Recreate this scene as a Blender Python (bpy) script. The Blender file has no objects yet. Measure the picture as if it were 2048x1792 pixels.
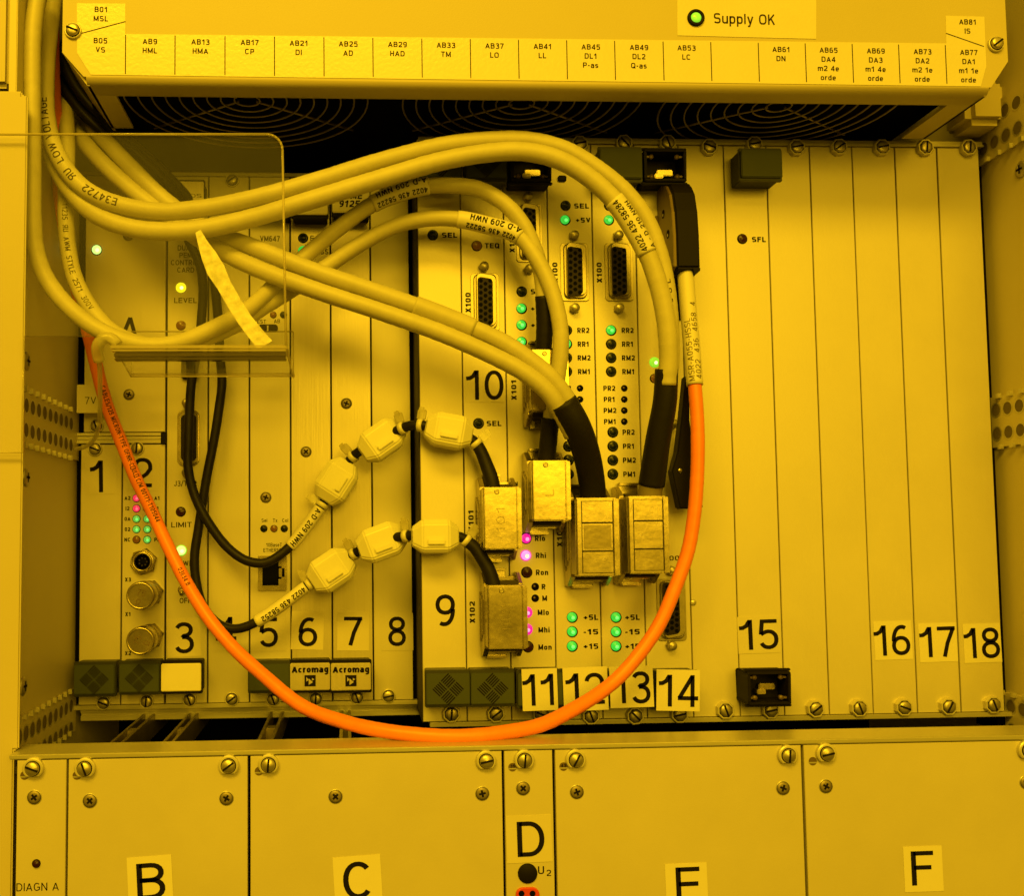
import bpy, bmesh, math, random
from mathutils import Vector, Matrix
random.seed(11)
sc = bpy.context.scene
# ---------------------------------------------------------------- units
# everything is measured in units of 0.236 mm: (x to the right, d towards the viewer, z up), the viewer stands 2000 units
# (47 cm) in front of the right-hand module faces (d = 0); a 4HP module is 86 units = 20.32 mm wide
S = 0.000236
F, PX, PY = 2000.0, 794.0, 951.0
def nrm(a):
    l = math.sqrt(sum(c * c for c in a)); return [c / l for c in a]
def dot(a, b): return sum(p * q for p, q in zip(a, b))
def cross(a, b): return [a[1]*b[2]-a[2]*b[1], a[2]*b[0]-a[0]*b[2], a[0]*b[1]-a[1]*b[0]]
YH = nrm([700 - PX, 1077 - PY, F])                # axes of the rack seen from the camera (right, down, forward)
XH = [1, -.0066, .0479]
k = dot(XH, YH); XH = nrm([XH[i] - k * YH[i] for i in range(3)])
DH = cross(YH, XH)
def P(u, v, d):
    """the point at depth d that the photograph shows at (u, v) of its 2048 x 1792 grid"""
    r = [(u - PX) / F, (v - PY) / F, 1.0]
    t = (2000 - d) / dot(r, YH)
    return (t * dot(r, XH), d, -t * dot(r, DH))
def X_(u, v, d): return P(u, v, d)[0]
def Z_(u, v, d): return P(u, v, d)[2]
def K(d): return (2000 - d) / 2000.0              # size in units of one pixel at depth d
def W(p): return Vector((p[0] * S, -p[1] * S, p[2] * S))

# ---------------------------------------------------------------- camera, world, lamps, exposure
cam = bpy.data.cameras.new('camera'); cam_o = bpy.data.objects.new('camera', cam)
sc.collection.objects.link(cam_o); sc.camera = cam_o
right = (XH[0], YH[0], -DH[0]); down = (XH[1], YH[1], -DH[1]); fwd = (XH[2], YH[2], -DH[2])
m3 = Matrix(((right[0], -down[0], -fwd[0]), (right[1], -down[1], -fwd[1]), (right[2], -down[2], -fwd[2])))
cam_o.matrix_world = Matrix.Translation((0, -2000 * S, 0)) @ m3.to_4x4()
cam.sensor_fit = 'HORIZONTAL'; cam.sensor_width = 36; cam.lens = 36 * F / 2048
cam.shift_x = (1024 - PX) / 2048; cam.shift_y = (PY - 896) / 2048
cam.clip_start = .01; cam.clip_end = 50

AMBER = (1.0, .60, .013)
wd = bpy.data.worlds.new('World'); sc.world = wd; wd.use_nodes = True
nt = wd.node_tree; bg = nt.nodes['Background']
tc = nt.nodes.new('ShaderNodeTexCoord'); sp = nt.nodes.new('ShaderNodeSeparateXYZ'); rp = nt.nodes.new('ShaderNodeValToRGB')
mr = nt.nodes.new('ShaderNodeMapRange'); mr.inputs[1].default_value = -1; mr.inputs[2].default_value = 1
nt.links.new(tc.outputs['Generated'], sp.inputs[0]); nt.links.new(sp.outputs['Z'], mr.inputs[0])
nt.links.new(mr.outputs[0], rp.inputs[0]); nt.links.new(rp.outputs[0], bg.inputs[0])
rp.color_ramp.elements[0].color = (.10, .055, .001, 1); rp.color_ramp.elements[1].color = (.60, .36, .008, 1)
for pos, cv in ((.44, (.17, .095, .002, 1)), (.56, (.42, .25, .005, 1)), (.66, (1.0, .6, .012, 1)), (.78, (.8, .48, .01, 1))): rp.color_ramp.elements.new(pos).color = cv
bg.inputs[1].default_value = 1.0
def lamp(name, loc, aim, size, power, col=AMBER):
    l = bpy.data.lights.new(name, 'AREA'); l.shape = 'RECTANGLE'; l.size, l.size_y = size; l.energy = power; l.color = col
    o = bpy.data.objects.new(name, l); sc.collection.objects.link(o); o.location = loc
    o.rotation_euler = (Vector(aim) - Vector(loc)).to_track_quat('-Z', 'Y').to_euler()
    o['label'] = 'yellow cleanroom ceiling lamp'; o['category'] = 'lamp'
    return o
lamp('ceiling_lamp', (-.32, -1.45, 1.25), (-.03, 0, 0), (1.1, .4), 35)
lamp('room_lamp', (.42, -2.0, .5), (0, 0, 0), (.9, .7), 16)
sc.view_settings.view_transform = 'Standard'
try: sc.view_settings.look = 'None'
except Exception: pass
sc.view_settings.exposure = 0; sc.view_settings.gamma = 1; sc.view_settings.use_curve_mapping = False
sc.cycles.use_denoising = True
sc.cycles.max_bounces = 8; sc.cycles.transparent_max_bounces = 16

# ---------------------------------------------------------------- materials
MATS = {}
def mat(name, col, rough=.5, metal=0., var=.06, scale=40., bump=0., bscale=900., stretch=(1, 1, 1), spec=.5, emit=None, est=1., coat=0.):
    m = bpy.data.materials.new(name); m.use_nodes = True; n = m.node_tree; b = n.nodes['Principled BSDF']
    b.inputs['Roughness'].default_value = rough; b.inputs['Metallic'].default_value = metal
    b.inputs['Specular IOR Level'].default_value = spec
    if coat: b.inputs['Coat Weight'].default_value = coat; b.inputs['Coat Roughness'].default_value = .12
    tcn = n.nodes.new('ShaderNodeTexCoord'); mp = n.nodes.new('ShaderNodeMapping'); mp.inputs['Scale'].default_value = stretch
    ge = n.nodes.new('ShaderNodeNewGeometry')
    n.links.new(ge.outputs['Position'], mp.inputs[0])
    nz = n.nodes.new('ShaderNodeTexNoise'); nz.inputs['Scale'].default_value = scale; nz.inputs['Detail'].default_value = 6
    nz.inputs['Roughness'].default_value = .65
    n.links.new(mp.outputs[0], nz.inputs['Vector'])
    mx = n.nodes.new('ShaderNodeMix'); mx.data_type = 'RGBA'
    mx.inputs['A'].default_value = (*[max(0, c * (1 - var)) for c in col], 1); mx.inputs['B'].default_value = (*[min(1, c * (1 + var)) for c in col], 1)
    n.links.new(nz.outputs['Fac'], mx.inputs['Factor']); n.links.new(mx.outputs['Result'], b.inputs['Base Color'])
    mr = n.nodes.new('ShaderNodeMapRange'); mr.inputs[3].default_value = max(.02, rough - .08); mr.inputs[4].default_value = min(1, rough + .08)
    n.links.new(nz.outputs['Fac'], mr.inputs[0]); n.links.new(mr.outputs[0], b.inputs['Roughness'])
    if bump:
        n2 = n.nodes.new('ShaderNodeTexNoise'); n2.inputs['Scale'].default_value = bscale; n2.inputs['Detail'].default_value = 3
        n.links.new(mp.outputs[0], n2.inputs['Vector'])
        bp = n.nodes.new('ShaderNodeBump'); bp.inputs['Strength'].default_value = bump; bp.inputs['Distance'].default_value = .0004
        n.links.new(n2.outputs['Fac'], bp.inputs['Height']); n.links.new(bp.outputs[0], b.inputs['Normal'])
    if emit:
        b.inputs['Emission Color'].default_value = (*emit, 1); b.inputs['Emission Strength'].default_value = est
    MATS[name] = m; return m
mat('panel_paint', (.59, .545, .47), .42, .25, .08, 22, .06, 2600)
mat('panel_anodised', (.57, .53, .46), .40, .35, .07, 50, .05, 1800, (1, 1, .04))
mat('panel_brushed', (.52, .475, .40), .36, .55, .10, 900, .10, 1500, (1, 1, .02))
mat('lower_paint', (.56, .51, .41), .45, .2, .09, 18, .06, 2400)
mat('fan_paint', (.48, .42, .28), .48, .0, .05, 30, .10, 2200)
mat('wall_paint', (.52, .46, .34), .5, .1, .07, 25, .05, 1500)
mat('post_paint', (.50, .44, .31), .5, .0, .05, 20, .05, 1500)
mat('rail_metal', (.55, .52, .46), .35, .6, .08, 120, .05, 1500, (.05, 1, 1))
mat('gap_shade', (.004, .0035, .003), .9, 0, .2, spec=.02)  # near-black paints the shade inside cabinet, subracks and fan box
mat('dark_steel', (.035, .028, .02), .6, .2, .2, spec=.2)
mat('screw_metal', (.44, .40, .33), .40, .8, .2, 260, .12, 1200)
mat('screw_dull', (.26, .22, .16), .5, .6, .2, 260, .1, 1200)
mat('nickel', (.44, .38, .27), .26, .94, .34, 70, .15, 240)
mat('nickel_dark', (.26, .22, .15), .36, .85, .35, 120, .2, 500)
mat('chrome', (.34, .30, .22), .34, .85, .15, 200, .1, 700)
mat('paper', (.64, .60, .50), .5, 0, .03, 200, .05, 2600)
mat('paper_gloss', (.64, .59, .46), .3, 0, .03, 120, .22, 620)
mat('tape_faded', (.58, .53, .42), .35, 0, .05, 80, .06, 1200)
mat('ink', (.008, .006, .008), .7, 0, .1, spec=.1)
mat('ink_soft', (.045, .03, .02), .7, 0, .1, spec=.1)
mat('beige_cable', (.49, .45, .30), .50, 0, .15, 110, .10, 700)
mat('black_cable', (.010, .008, .006), .5, 0, .3, 150, .15, 900, spec=.22)
mat('black_sleeve', (.009, .007, .005), .55, 0, .3, 200, .2, 600, spec=.22)
mat('grey_bundle', (.16, .13, .08), .5, 0, .2, 60)
mat('orange_cable', (.82, .20, .02), .42, 0, .13, 120, .10, 600)
mat('ferrite_plastic', (.68, .65, .52), .38, 0, .04, 60, .05, 900)
mat('tie_plastic', (.62, .58, .44), .3, 0, .08, 100)
mat('green_plastic', (.045, .056, .045), .5, 0, .06, 100, .05, 1200, spec=.25)
mat('green_dark', (.016, .019, .015), .5, 0, .1)
mat('black_plastic', (.009, .007, .005), .5, 0, .2, spec=.09)
mat('brown_shell', (.13, .09, .05), .45, .2, .1)
mat('hole_brown', (.13, .105, .06), .7, 0, .3, 200, spec=.1)  # brown stands in for the dimly lit backing seen through the holes
mat('pin_hole', (.003, .003, .003), .8, 0, .1, spec=.05)
mat('insulator', (.016, .011, .009), .5, 0, .2, spec=.15)
mat('red_plastic', (.55, .05, .03), .35, 0, .05)
mat('grip_cream', (.66, .62, .48), .42, 0, .04, 80, .05, 1200)
mat('led_green', (.02, .25, .04), .25, 0, .05, emit=(.035, .60, .045), est=.92)
mat('led_lime', (.2, .5, .04), .25, 0, .05, emit=(.22, .66, .025), est=.9)
mat('led_small_green', (.1, .3, .05), .25, 0, .05, emit=(.12, .52, .06), est=.75)
mat('led_white_green', (.5, .9, .3), .25, 0, .05, emit=(.55, 1., .22), est=1.2)
mat('led_yellow', (.8, .7, .02), .25, 0, .05, emit=(.85, .78, .01), est=1.)
mat('led_magenta', (.5, .02, .3), .25, 0, .05, emit=(.85, .005, .32), est=1.)
mat('led_pink', (.6, .2, .5), .25, 0, .05, emit=(1., .30, .85), est=1.)
mat('led_red', (.5, .03, .05), .25, 0, .05, emit=(.80, .03, .09), est=.9)
mat('led_off_dark', (.006, .010, .004), .25, 0, .2, spec=.3)
mat('led_off_red', (.03, .006, .003), .25, 0, .2, spec=.3)
mat('led_off_brown', (.20, .09, .04), .25, 0, .1)
mat('core_green', (.1, .5, .1), .2, 0, .05, emit=(.16, .95, .18), est=1.)
mat('core_pink', (.6, .2, .5), .2, 0, .05, emit=(1., .35, .75), est=1.)
mat('core_white', (.8, .8, .5), .2, 0, .05, emit=(1., 1., .55), est=1.2)
mat('core_red', (.6, .1, .1), .2, 0, .05, emit=(1., .16, .22), est=1.)
CORE = dict(led_green='core_green', led_small_green='core_green', led_lime='core_white', led_white_green='core_white', led_yellow='core_white', led_magenta='core_pink', led_pink='core_white', led_red='core_red')
def clear_mat(name, tint, milk, gloss_max, milk_col, var=.15):
    m = bpy.data.materials.new(name); m.use_nodes = True; n = m.node_tree
    n.nodes.remove(n.nodes['Principled BSDF']); out = n.nodes['Material Output']
    tr = n.nodes.new('ShaderNodeBsdfTransparent'); tr.inputs[0].default_value = (*tint, 1)
    df = n.nodes.new('ShaderNodeBsdfDiffuse'); df.inputs[0].default_value = (*milk_col, 1)
    gl = n.nodes.new('ShaderNodeBsdfGlossy'); gl.inputs['Roughness'].default_value = .06; gl.inputs[0].default_value = (1, 1, 1, 1)
    m1 = n.nodes.new('ShaderNodeMixShader'); m2 = n.nodes.new('ShaderNodeMixShader')
    nz = n.nodes.new('ShaderNodeTexNoise'); nz.inputs['Scale'].default_value = 45 if var < .3 else 320; nz.inputs['Detail'].default_value = 8
    ge = n.nodes.new('ShaderNodeNewGeometry'); n.links.new(ge.outputs['Position'], nz.inputs['Vector'])
    mr = n.nodes.new('ShaderNodeMapRange'); mr.inputs[1].default_value = .3; mr.inputs[2].default_value = .75
    mr.inputs[3].default_value = milk * (1-var); mr.inputs[4].default_value = min(1, milk * (1+var))
    n.links.new(nz.outputs['Fac'], mr.inputs[0]); n.links.new(mr.outputs[0], m1.inputs[0])
    lw = n.nodes.new('ShaderNodeLayerWeight'); lw.inputs[0].default_value = .5
    pw = n.nodes.new('ShaderNodeMath'); pw.operation = 'POWER'; pw.inputs[1].default_value = 4.; n.links.new(lw.outputs['Facing'], pw.inputs[0])
    fr = n.nodes.new('ShaderNodeMath'); fr.operation = 'MULTIPLY_ADD'; fr.inputs[1].default_value = .8; fr.inputs[2].default_value = .045; n.links.new(pw.outputs[0], fr.inputs[0])
    mu = n.nodes.new('ShaderNodeMath'); mu.operation = 'MULTIPLY'; mu.inputs[1].default_value = gloss_max; mu.use_clamp = True
    n.links.new(fr.outputs[0], mu.inputs[0]); n.links.new(mu.outputs[0], m2.inputs[0])
    n.links.new(tr.outputs[0], m1.inputs[1]); n.links.new(df.outputs[0], m1.inputs[2])
    n.links.new(m1.outputs[0], m2.inputs[1]); n.links.new(gl.outputs[0], m2.inputs[2]); n.links.new(m2.outputs[0], out.inputs[0])
    MATS[name] = m
clear_mat('acrylic', (.999, .999, .997), .012, .4, (.85, .78, .6))  # the little milk puts the haze of the reflected room into the colour
clear_mat('acrylic_edge', (.85, .82, .74), .5, .8, (.50, .44, .32))
clear_mat('acrylic_glint', (.9, .88, .8), .42, .8, (.62, .55, .38))  # pale colour paints the light caught along the acrylic edges
clear_mat('acrylic_fold', (.40, .37, .30), .35, .9, (.16, .13, .08))
clear_mat('acrylic_streak', (.95, .95, .9), .66, .5, (.92, .88, .70), .45)  # bright mottled colour stands in for light on the acrylic
clear_mat('tie_clear', (.9, .88, .8), .45, .6, (.62, .58, .42))

# ---------------------------------------------------------------- mesh building
ORG = {}
class MB:
    def __init__(s): s.v = []; s.f = []; s.mi = []; s.sm = []
    def add(s, vs, fs, mi=0, smooth=False):
        o = len(s.v); s.v += [tuple(p) for p in vs]
        for f in fs: s.f.append([i + o for i in f]); s.mi.append(mi); s.sm.append(smooth)
    def box(s, x0, x1, d0, d1, z0, z1, mi=0, ch=0.):
        c = ch
        vs = [(x0, d0, z0), (x1, d0, z0), (x1, d0, z1), (x0, d0, z1), (x0, d1-c, z0), (x1, d1-c, z0), (x1, d1-c, z1), (x0, d1-c, z1)]
        fs = [(0, 1, 2, 3), (0, 1, 5, 4), (1, 2, 6, 5), (2, 3, 7, 6), (3, 0, 4, 7)]
        if c:
            vs += [(x0+c, d1, z0+c), (x1-c, d1, z0+c), (x1-c, d1, z1-c), (x0+c, d1, z1-c)]
            fs += [(4, 5, 9, 8), (5, 6, 10, 9), (6, 7, 11, 10), (7, 4, 8, 11), (8, 9, 10, 11)]
        else: fs.append((4, 5, 6, 7))
        s.add(vs, fs, mi)
    def prism(s, poly, d0, d1, mi=0, ch=0., side_mi=None):
        n = len(poly); sm = mi if side_mi is None else side_mi
        a = [(x, d0, z) for x, z in poly]; b = [(x, d1 - ch, z) for x, z in poly]
        s.add(a + b, [tuple(range(n))], mi)
        o = len(s.v) - 2 * n
        for i in range(n):
            s.f.append([o+i, o+(i+1) % n, o+n+(i+1) % n, o+n+i]); s.mi.append(sm); s.sm.append(False)
        if ch:
            cx = sum(p[0] for p in poly)/n; cz = sum(p[1] for p in poly)/n
            cc = []
            for x, z in poly:
                l = math.hypot(x-cx, z-cz) or 1; q = 1 - 1.3*ch/l; cc.append((cx+(x-cx)*q, d1, cz+(z-cz)*q))
            o2 = len(s.v); s.v += cc
            for i in range(n):
                s.f.append([o+n+i, o+n+(i+1) % n, o2+(i+1) % n, o2+i]); s.mi.append(sm); s.sm.append(False)
            s.f.append([o2+i for i in range(n)]); s.mi.append(mi); s.sm.append(False)
        else:
            s.f.append([o+n+i for i in range(n)]); s.mi.append(mi); s.sm.append(False)
    def prof_x(s, poly, x0, x1, mi=0, smooth=False):      # profile of (d, z) pushed along x
        n = len(poly); s.add([(x0, d, z) for d, z in poly] + [(x1, d, z) for d, z in poly], [tuple(range(n)), tuple(range(n, 2*n))], mi)
        o = len(s.v) - 2*n
        for i in range(n):
            s.f.append([o+i, o+(i+1) % n, o+n+(i+1) % n, o+n+i]); s.mi.append(mi); s.sm.append(smooth)
    def lathe(s, x, z, prof, n=20, mi=0, smooth=True, ang=0., cap=True):    # prof of (r, d) turned about the axis that points at the viewer
        o = len(s.v)
        for r, d in prof:
            for i in range(n):
                a = 2*math.pi*i/n + ang; s.v.append((x + r*math.cos(a), d, z + r*math.sin(a)))
        for j in range(len(prof)-1):
            for i in range(n):
                s.f.append([o+j*n+i, o+j*n+(i+1) % n, o+(j+1)*n+(i+1) % n, o+(j+1)*n+i]); s.mi.append(mi); s.sm.append(smooth)
        for j in (0, len(prof)-1):
            if cap and prof[j][0] > .03:
                s.f.append([o+j*n+i for i in range(n)]); s.mi.append(mi); s.sm.append(False)
    def disc(s, x, z, d, r, n=20, mi=0):
        s.add([(x + r*math.cos(2*math.pi*i/n), d, z + r*math.sin(2*math.pi*i/n)) for i in range(n)], [tuple(range(n))], mi)
    def tube(s, pts, rad, n=14, mi=0, caps=True):
        m = len(pts); rad = rad if isinstance(rad, (list, tuple)) else [rad]*m
        o = len(s.v)
        prev = None
        for i in range(m):
            a = Vector(pts[max(0, i-1)]); b = Vector(pts[min(m-1, i+1)]); t = (b-a).normalized()
            e = Vector((0, 1, 0)) if prev is None else prev
            nn = (e - t*e.dot(t))
            if nn.length < 1e-4: nn = Vector((1, 0, 0)) - t*t.x
            nn.normalize(); prev = nn; bb = t.cross(nn)
            for q in range(n):
                an = 2*math.pi*q/n
                s.v.append(tuple(Vector(pts[i]) + rad[i]*(math.cos(an)*nn + math.sin(an)*bb)))
        for i in range(m-1):
            for q in range(n):
                s.f.append([o+i*n+q, o+i*n+(q+1) % n, o+(i+1)*n+(q+1) % n, o+(i+1)*n+q]); s.mi.append(mi); s.sm.append(True)
        if caps:
            for i in (0, m-1): s.f.append([o+i*n+q for q in range(n)]); s.mi.append(mi); s.sm.append(False)
    def build(s, name, mats, parent=None, bevel=0., segs=2, label=None):
        me = bpy.data.meshes.new(name)
        org = ORG[parent.name] if parent is not None else Vector((0, 0, 0))
        me.from_pydata([W(p) - org for p in s.v], [], s.f)
        for i, p in enumerate(me.polygons): p.material_index = s.mi[i]; p.use_smooth = s.sm[i]
        bm = bmesh.new(); bm.from_mesh(me)
        bmesh.ops.recalc_face_normals(bm, faces=bm.faces)
        if bevel:
            bmesh.ops.remove_doubles(bm, verts=bm.verts, dist=1e-7)
            ed = [e for e in bm.edges if len(e.link_faces) == 2 and e.calc_face_angle(0) > .5]
            if ed: bmesh.ops.bevel(bm, geom=ed, offset=bevel*S, segments=segs, affect='EDGES', clamp_overlap=True)
        bm.to_mesh(me); bm.free()
        for mm in (mats if isinstance(mats, (list, tuple)) else [mats]): me.materials.append(MATS[mm])
        o = bpy.data.objects.new(name, me); sc.collection.objects.link(o)
        if parent is not None: o.parent = parent; ORG[o.name] = org
        else: ORG[o.name] = Vector((0, 0, 0))
        if label: o['label'] = label
        return o
def thing(name, label, cat, at, group=None, kind=None):
    o = bpy.data.objects.new(name, None); sc.collection.objects.link(o); o.empty_display_size = .01
    o.location = W(at); ORG[o.name] = W(at); o['label'] = label; o['category'] = cat
    if group: o['group'] = group
    if kind: o['kind'] = kind
    return o
def tag(o, label, cat, group=None, kind=None):
    o['label'] = label; o['category'] = cat
    if group: o['group'] = group
    if kind: o['kind'] = kind
    return o

# ---------------------------------------------------------------- lettering: strokes of even width, round or squarish
def arc(cx, cy, rx, ry, a0, a1, q, n=9):
    out = []
    for i in range(n+1):
        a = math.radians(a0 + (a1-a0)*i/n); c, s_ = math.cos(a), math.sin(a)
        out.append((cx + rx*math.copysign(abs(c)**(2/q), c), cy + ry*math.copysign(abs(s_)**(2/q), s_)))
    return out
def glyph(c, t, q):
    a = t/2; hi = 1-a; w = .64; xh = .74; xa = xh-a
    def A(*k, **kw): return arc(*k, q, **kw)
    def O(w, h0=0., h1=1.): return A(w/2, (h0+h1)/2, w/2-a, (h1-h0)/2-a, 0, 360, n=24)
    L, R = a, w-a
    if c == ' ': return [], .28
    if c == 'A': w = .72; return [[(a*.8, 0), (w/2, hi)], [(w-a*.8, 0), (w/2, hi)], [(w*.2, .29), (w*.8, .29)]], w
    if c == 'B': return [[(L, 0), (L, 1)], [(L, hi)]+A(w*.5, (hi+.53)/2, w*.5-a-.02, (hi-.53)/2, 90, -90)+[(L, .53)], [(L, .53)]+A(w*.5, (.53+a)/2, w*.5-a, (.53-a)/2, 90, -90)+[(L, a)]], w
    if c == 'C': w = .7; return [A(w/2, .5, w/2-a, .5-a, 42, 318, n=20)], w
    if c == 'D': w = .68; return [[(L, 0), (L, 1)], [(L, hi)]+A(w*.42, .5, w*.58-a, .5-a, 90, -90, n=16)+[(L, a)]], w
    if c == 'E': w = .6; return [[(L, 0), (L, 1)], [(L, hi), (w, hi)], [(L, .52), (w-.04, .52)], [(L, a), (w, a)]], w
    if c == 'F': w = .57; return [[(L, 0), (L, 1)], [(L, hi), (w, hi)], [(L, .52), (w-.06, .52)]], w
    if c == 'G': w = .72; return [A(w/2, .5, w/2-a, .5-a, 42, 300, n=20)+[(w-a, .2), (w-a, .46), (w*.55, .46)]], w
    if c == 'H': return [[(L, 0), (L, 1)], [(R, 0), (R, 1)], [(L, .5), (R, .5)]], w
    if c == 'I': return [[(a, 0), (a, 1)]], t
    if c == 'J': w = .5; return [[(w-a, 1), (w-a, .25)]+A(w/2, .25, w/2-a, .25-a, 0, -180)], w
    if c == 'K': return [[(L, 0), (L, 1)], [(L, .36), (w-a, 1)], [(w*.42, .6), (w-a*.7, 0)]], w
    if c == 'L': w = .54; return [[(L, 1), (L, 0)], [(L, a), (w, a)]], w
    if c == 'M': w = .8; return [[(a, 0), (a, 1)], [(w-a, 0), (w-a, 1)], [(a, 1-a), (w/2, .12)], [(w/2, .12), (w-a, 1-a)]], w
    if c == 'N': w = .68; return [[(a, 0), (a, 1)], [(w-a, 0), (w-a, 1)], [(a, 1-a*.6), (w-a, a*.6)]], w
    if c in 'O': return [O(.72)], .72
    if c == '0': return [O(.60)], .60
    if c == 'P': return [[(L, 0), (L, 1)], [(L, hi)]+A(w*.5, (hi+.45)/2, w*.5-a, (hi-.45)/2, 90, -90)+[(L, .45)]], w
    if c == 'Q': w = .72; return [O(w), [(w*.55, .3), (w-.02, -.02)]], w
    if c == 'R': return [[(L, 0), (L, 1)], [(L, hi)]+A(w*.5, (hi+.47)/2, w*.5-a, (hi-.47)/2, 90, -90)+[(L, .47)], [(w*.5, .47), (w-a, 0)]], w
    if c == 'Я': g, w = glyph('R', t, q); return [[(w-x, y) for x, y in p] for p in g], w
    if c == 'S': return [A(w/2, (hi+.51)/2, w/2-a, (hi-.51)/2, 25, 270, n=14)+A(w/2, (.51+a)/2, w/2-a, (.51-a)/2, 90, -155, n=14)], w
    if c == 'T': return [[(0, hi), (w, hi)], [(w/2, 0), (w/2, 1)]], w
    if c == 'U': return [[(L, 1), (L, .3)]+A(w/2, .3, w/2-a, .3-a, 180, 360, n=14)+[(R, 1)]], w
    if c == 'V': w = .68; return [[(a, 1), (w/2, a)], [(w-a, 1), (w/2, a)]], w
    if c == 'W': w = .94; return [[(a, 1), (w*.27, a)], [(w*.5, 1-a), (w*.27, a)], [(w*.5, 1-a), (w*.73, a)], [(w-a, 1), (w*.73, a)]], w
    if c == 'X': return [[(a, 0), (w-a, 1)], [(a, 1), (w-a, 0)]], w
    if c == 'Y': return [[(a, 1), (w/2, .45)], [(w-a, 1), (w/2, .45)], [(w/2, .5), (w/2, 0)]], w
    if c == 'Z': return [[(0, hi), (w-a, hi), (a, a), (w, a)]], w
    if c == '1': w = .4; return [[(w-a, 0), (w-a, 1)], [(0, .725), (w*.28, .735), (w*.55, .80), (w-a-.02, .97)]], w+.06
    if c == '2': w = .6; return [A(w/2, .69, w/2-a, .31-a, 170, 0, n=12)+[(w-a, .62), (w*.72, .45), (w*.22, .22), (a*1.1, a)], [(a*.4, a), (w, a)]], w
    if c == '3': w = .6; return [A(w/2, .745, w/2-a-.02, .255-a, 160, -90, n=12)+[(w*.4, .49)], [(w*.4, .5)]+A(w/2, .27, w/2-a, .27-a+.03, 90, -160, n=12)], w
    if c == '4': w = .62; return [[(w*.72, 0), (w*.72, 1)], [(w*.72, .97), (a*.7, .27)], [(0, .27), (w, .27)]], w
    if c == '5': w = .6; return [[(w*.95, hi), (w*.2, hi), (w*.12, .5)], [(w*.12, .5)]+A(w/2, .33, w/2-a, .33-a, 125, -155, n=16)], w
    if c == '6': w = .6; return [A(w/2, .32, w/2-a, .32-a, 0, 360, n=20), A(w*.56, .46, w*.56-a, .54-a, 180, 65, n=10)], w
    if c == '7': w = .58; return [[(0, hi), (w, hi)], [(w-a, hi), (w*.55, .45), (w*.36, 0)]], w
    if c == '8': w = .6; return [O(w-.05, .47, 1.) if False else A(w/2, .745, w/2-a-.025, .255-a, 0, 360, n=18), A(w/2, .27, w/2-a, .27-a+.02, 0, 360, n=18)], w
    if c == '9': w = .6; return [A(w/2, .68, w/2-a, .32-a, 0, 360, n=20), A(w*.44, .54, w*.56-a, .54-a, 0, -115, n=10)], w
    if c == '+': w = .6; return [[(.04, .45), (w-.04, .45)], [(w/2, .18), (w/2, .72)]], w
    if c == '-': return [[(.02, .42), (.3, .42)]], .32
    if c == '/': return [[(0, -.08), (.36, 1.05)]], .38
    if c == '.': return [[(0, a), (t, a)]], t
    if c == 'Ω': w = .7; return [[(0, a), (.24, a)]+arc(w/2, .56, w/2-a, .44-a, 240, -60, 2, 18)+[(w-.24, a), (w, a)]], w
    w = .56; R = w-a
    if c == 'a': return [[(R, 0), (R, .5)]+A(w/2, .5, w/2-a, xa-.5, 0, 160, n=8), A(w/2, .23, w/2-a, .23-a+.03, 0, 360, n=16)], w
    if c == 'b': return [[(a, 0), (a, 1)], A(w/2, xh/2, w/2-a, xh/2-a, 0, 360, n=18)], w
    if c == 'c': return [A(w/2, xh/2, w/2-a, xh/2-a, 45, 315, n=14)], w-.04
    if c == 'd': return [[(R, 0), (R, 1)], A(w/2, xh/2, w/2-a, xh/2-a, 0, 360, n=18)], w
    if c == 'e': return [[(a, xh/2), (R, xh/2)]+A(w/2, xh/2, w/2-a, xh/2-a, 0, 315, n=16)], w
    if c == 'g': return [A(w/2, xh/2, w/2-a, xh/2-a, 0, 360, n=18), [(R, xh), (R, -.05)]+A(w/2, -.05, w/2-a, .17, 0, -150, n=8)], w
    if c == 'h': return [[(a, 0), (a, 1)], A(w/2, .42, w/2-a, xa-.42, 180, 0)+[(R, 0)]], w
    if c == 'i': return [[(a, 0), (a, xh)], [(a, .86), (a, 1)]], t
    if c == 'l': return [[(a, 0), (a, 1)]], t
    if c == 'm': w = .86; return [[(a, 0), (a, xh)], A(w*.27, .42, w*.23-a*.2, xa-.42, 180, 0)+[(w*.5, 0)], A(w*.73, .42, w*.23-a*.2, xa-.42, 180, 0)+[(w-a, 0)]], w
    if c == 'n': return [[(a, 0), (a, xh)], A(w/2, .42, w/2-a, xa-.42, 180, 0)+[(R, 0)]], w
    if c == 'o': return [A(w/2, xh/2, w/2-a, xh/2-a, 0, 360, n=18)], w
    if c == 'p': return [[(a, -.27), (a, xh)], A(w/2, xh/2, w/2-a, xh/2-a, 0, 360, n=18)], w
    if c == 'r': w = .38; return [[(a, 0), (a, xh)], A(w*.8, .42, w*.8-a, xa-.42, 180, 80)], w
    if c == 's': w = .5; return [A(w/2, (xa+.38)/2, w/2-a, (xa-.38)/2, 25, 270, n=10)+A(w/2, (.38+a)/2, w/2-a, (.38-a)/2, 90, -155, n=10)], w
    if c == 't': w = .36; return [[(w*.4, 1), (w*.4, a*1.6), (w*.6, a), (w, a)], [(0, xa), (w, xa)]], w
    if c == 'u': return [[(a, xh), (a, .3)]+A(w/2, .3, w/2-a, .3-a, 180, 360)+[(R, xh)], [(R, xh), (R, 0)]], w
    if c == 'x': return [[(a, 0), (w-a, xh)], [(a, xh), (w-a, 0)]], w
    if c == 'y': return [[(a, xh), (w*.52, .02)], [(w-a*.6, xh), (w*.4, -.2), (w*.1, -.22)]], w
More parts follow.
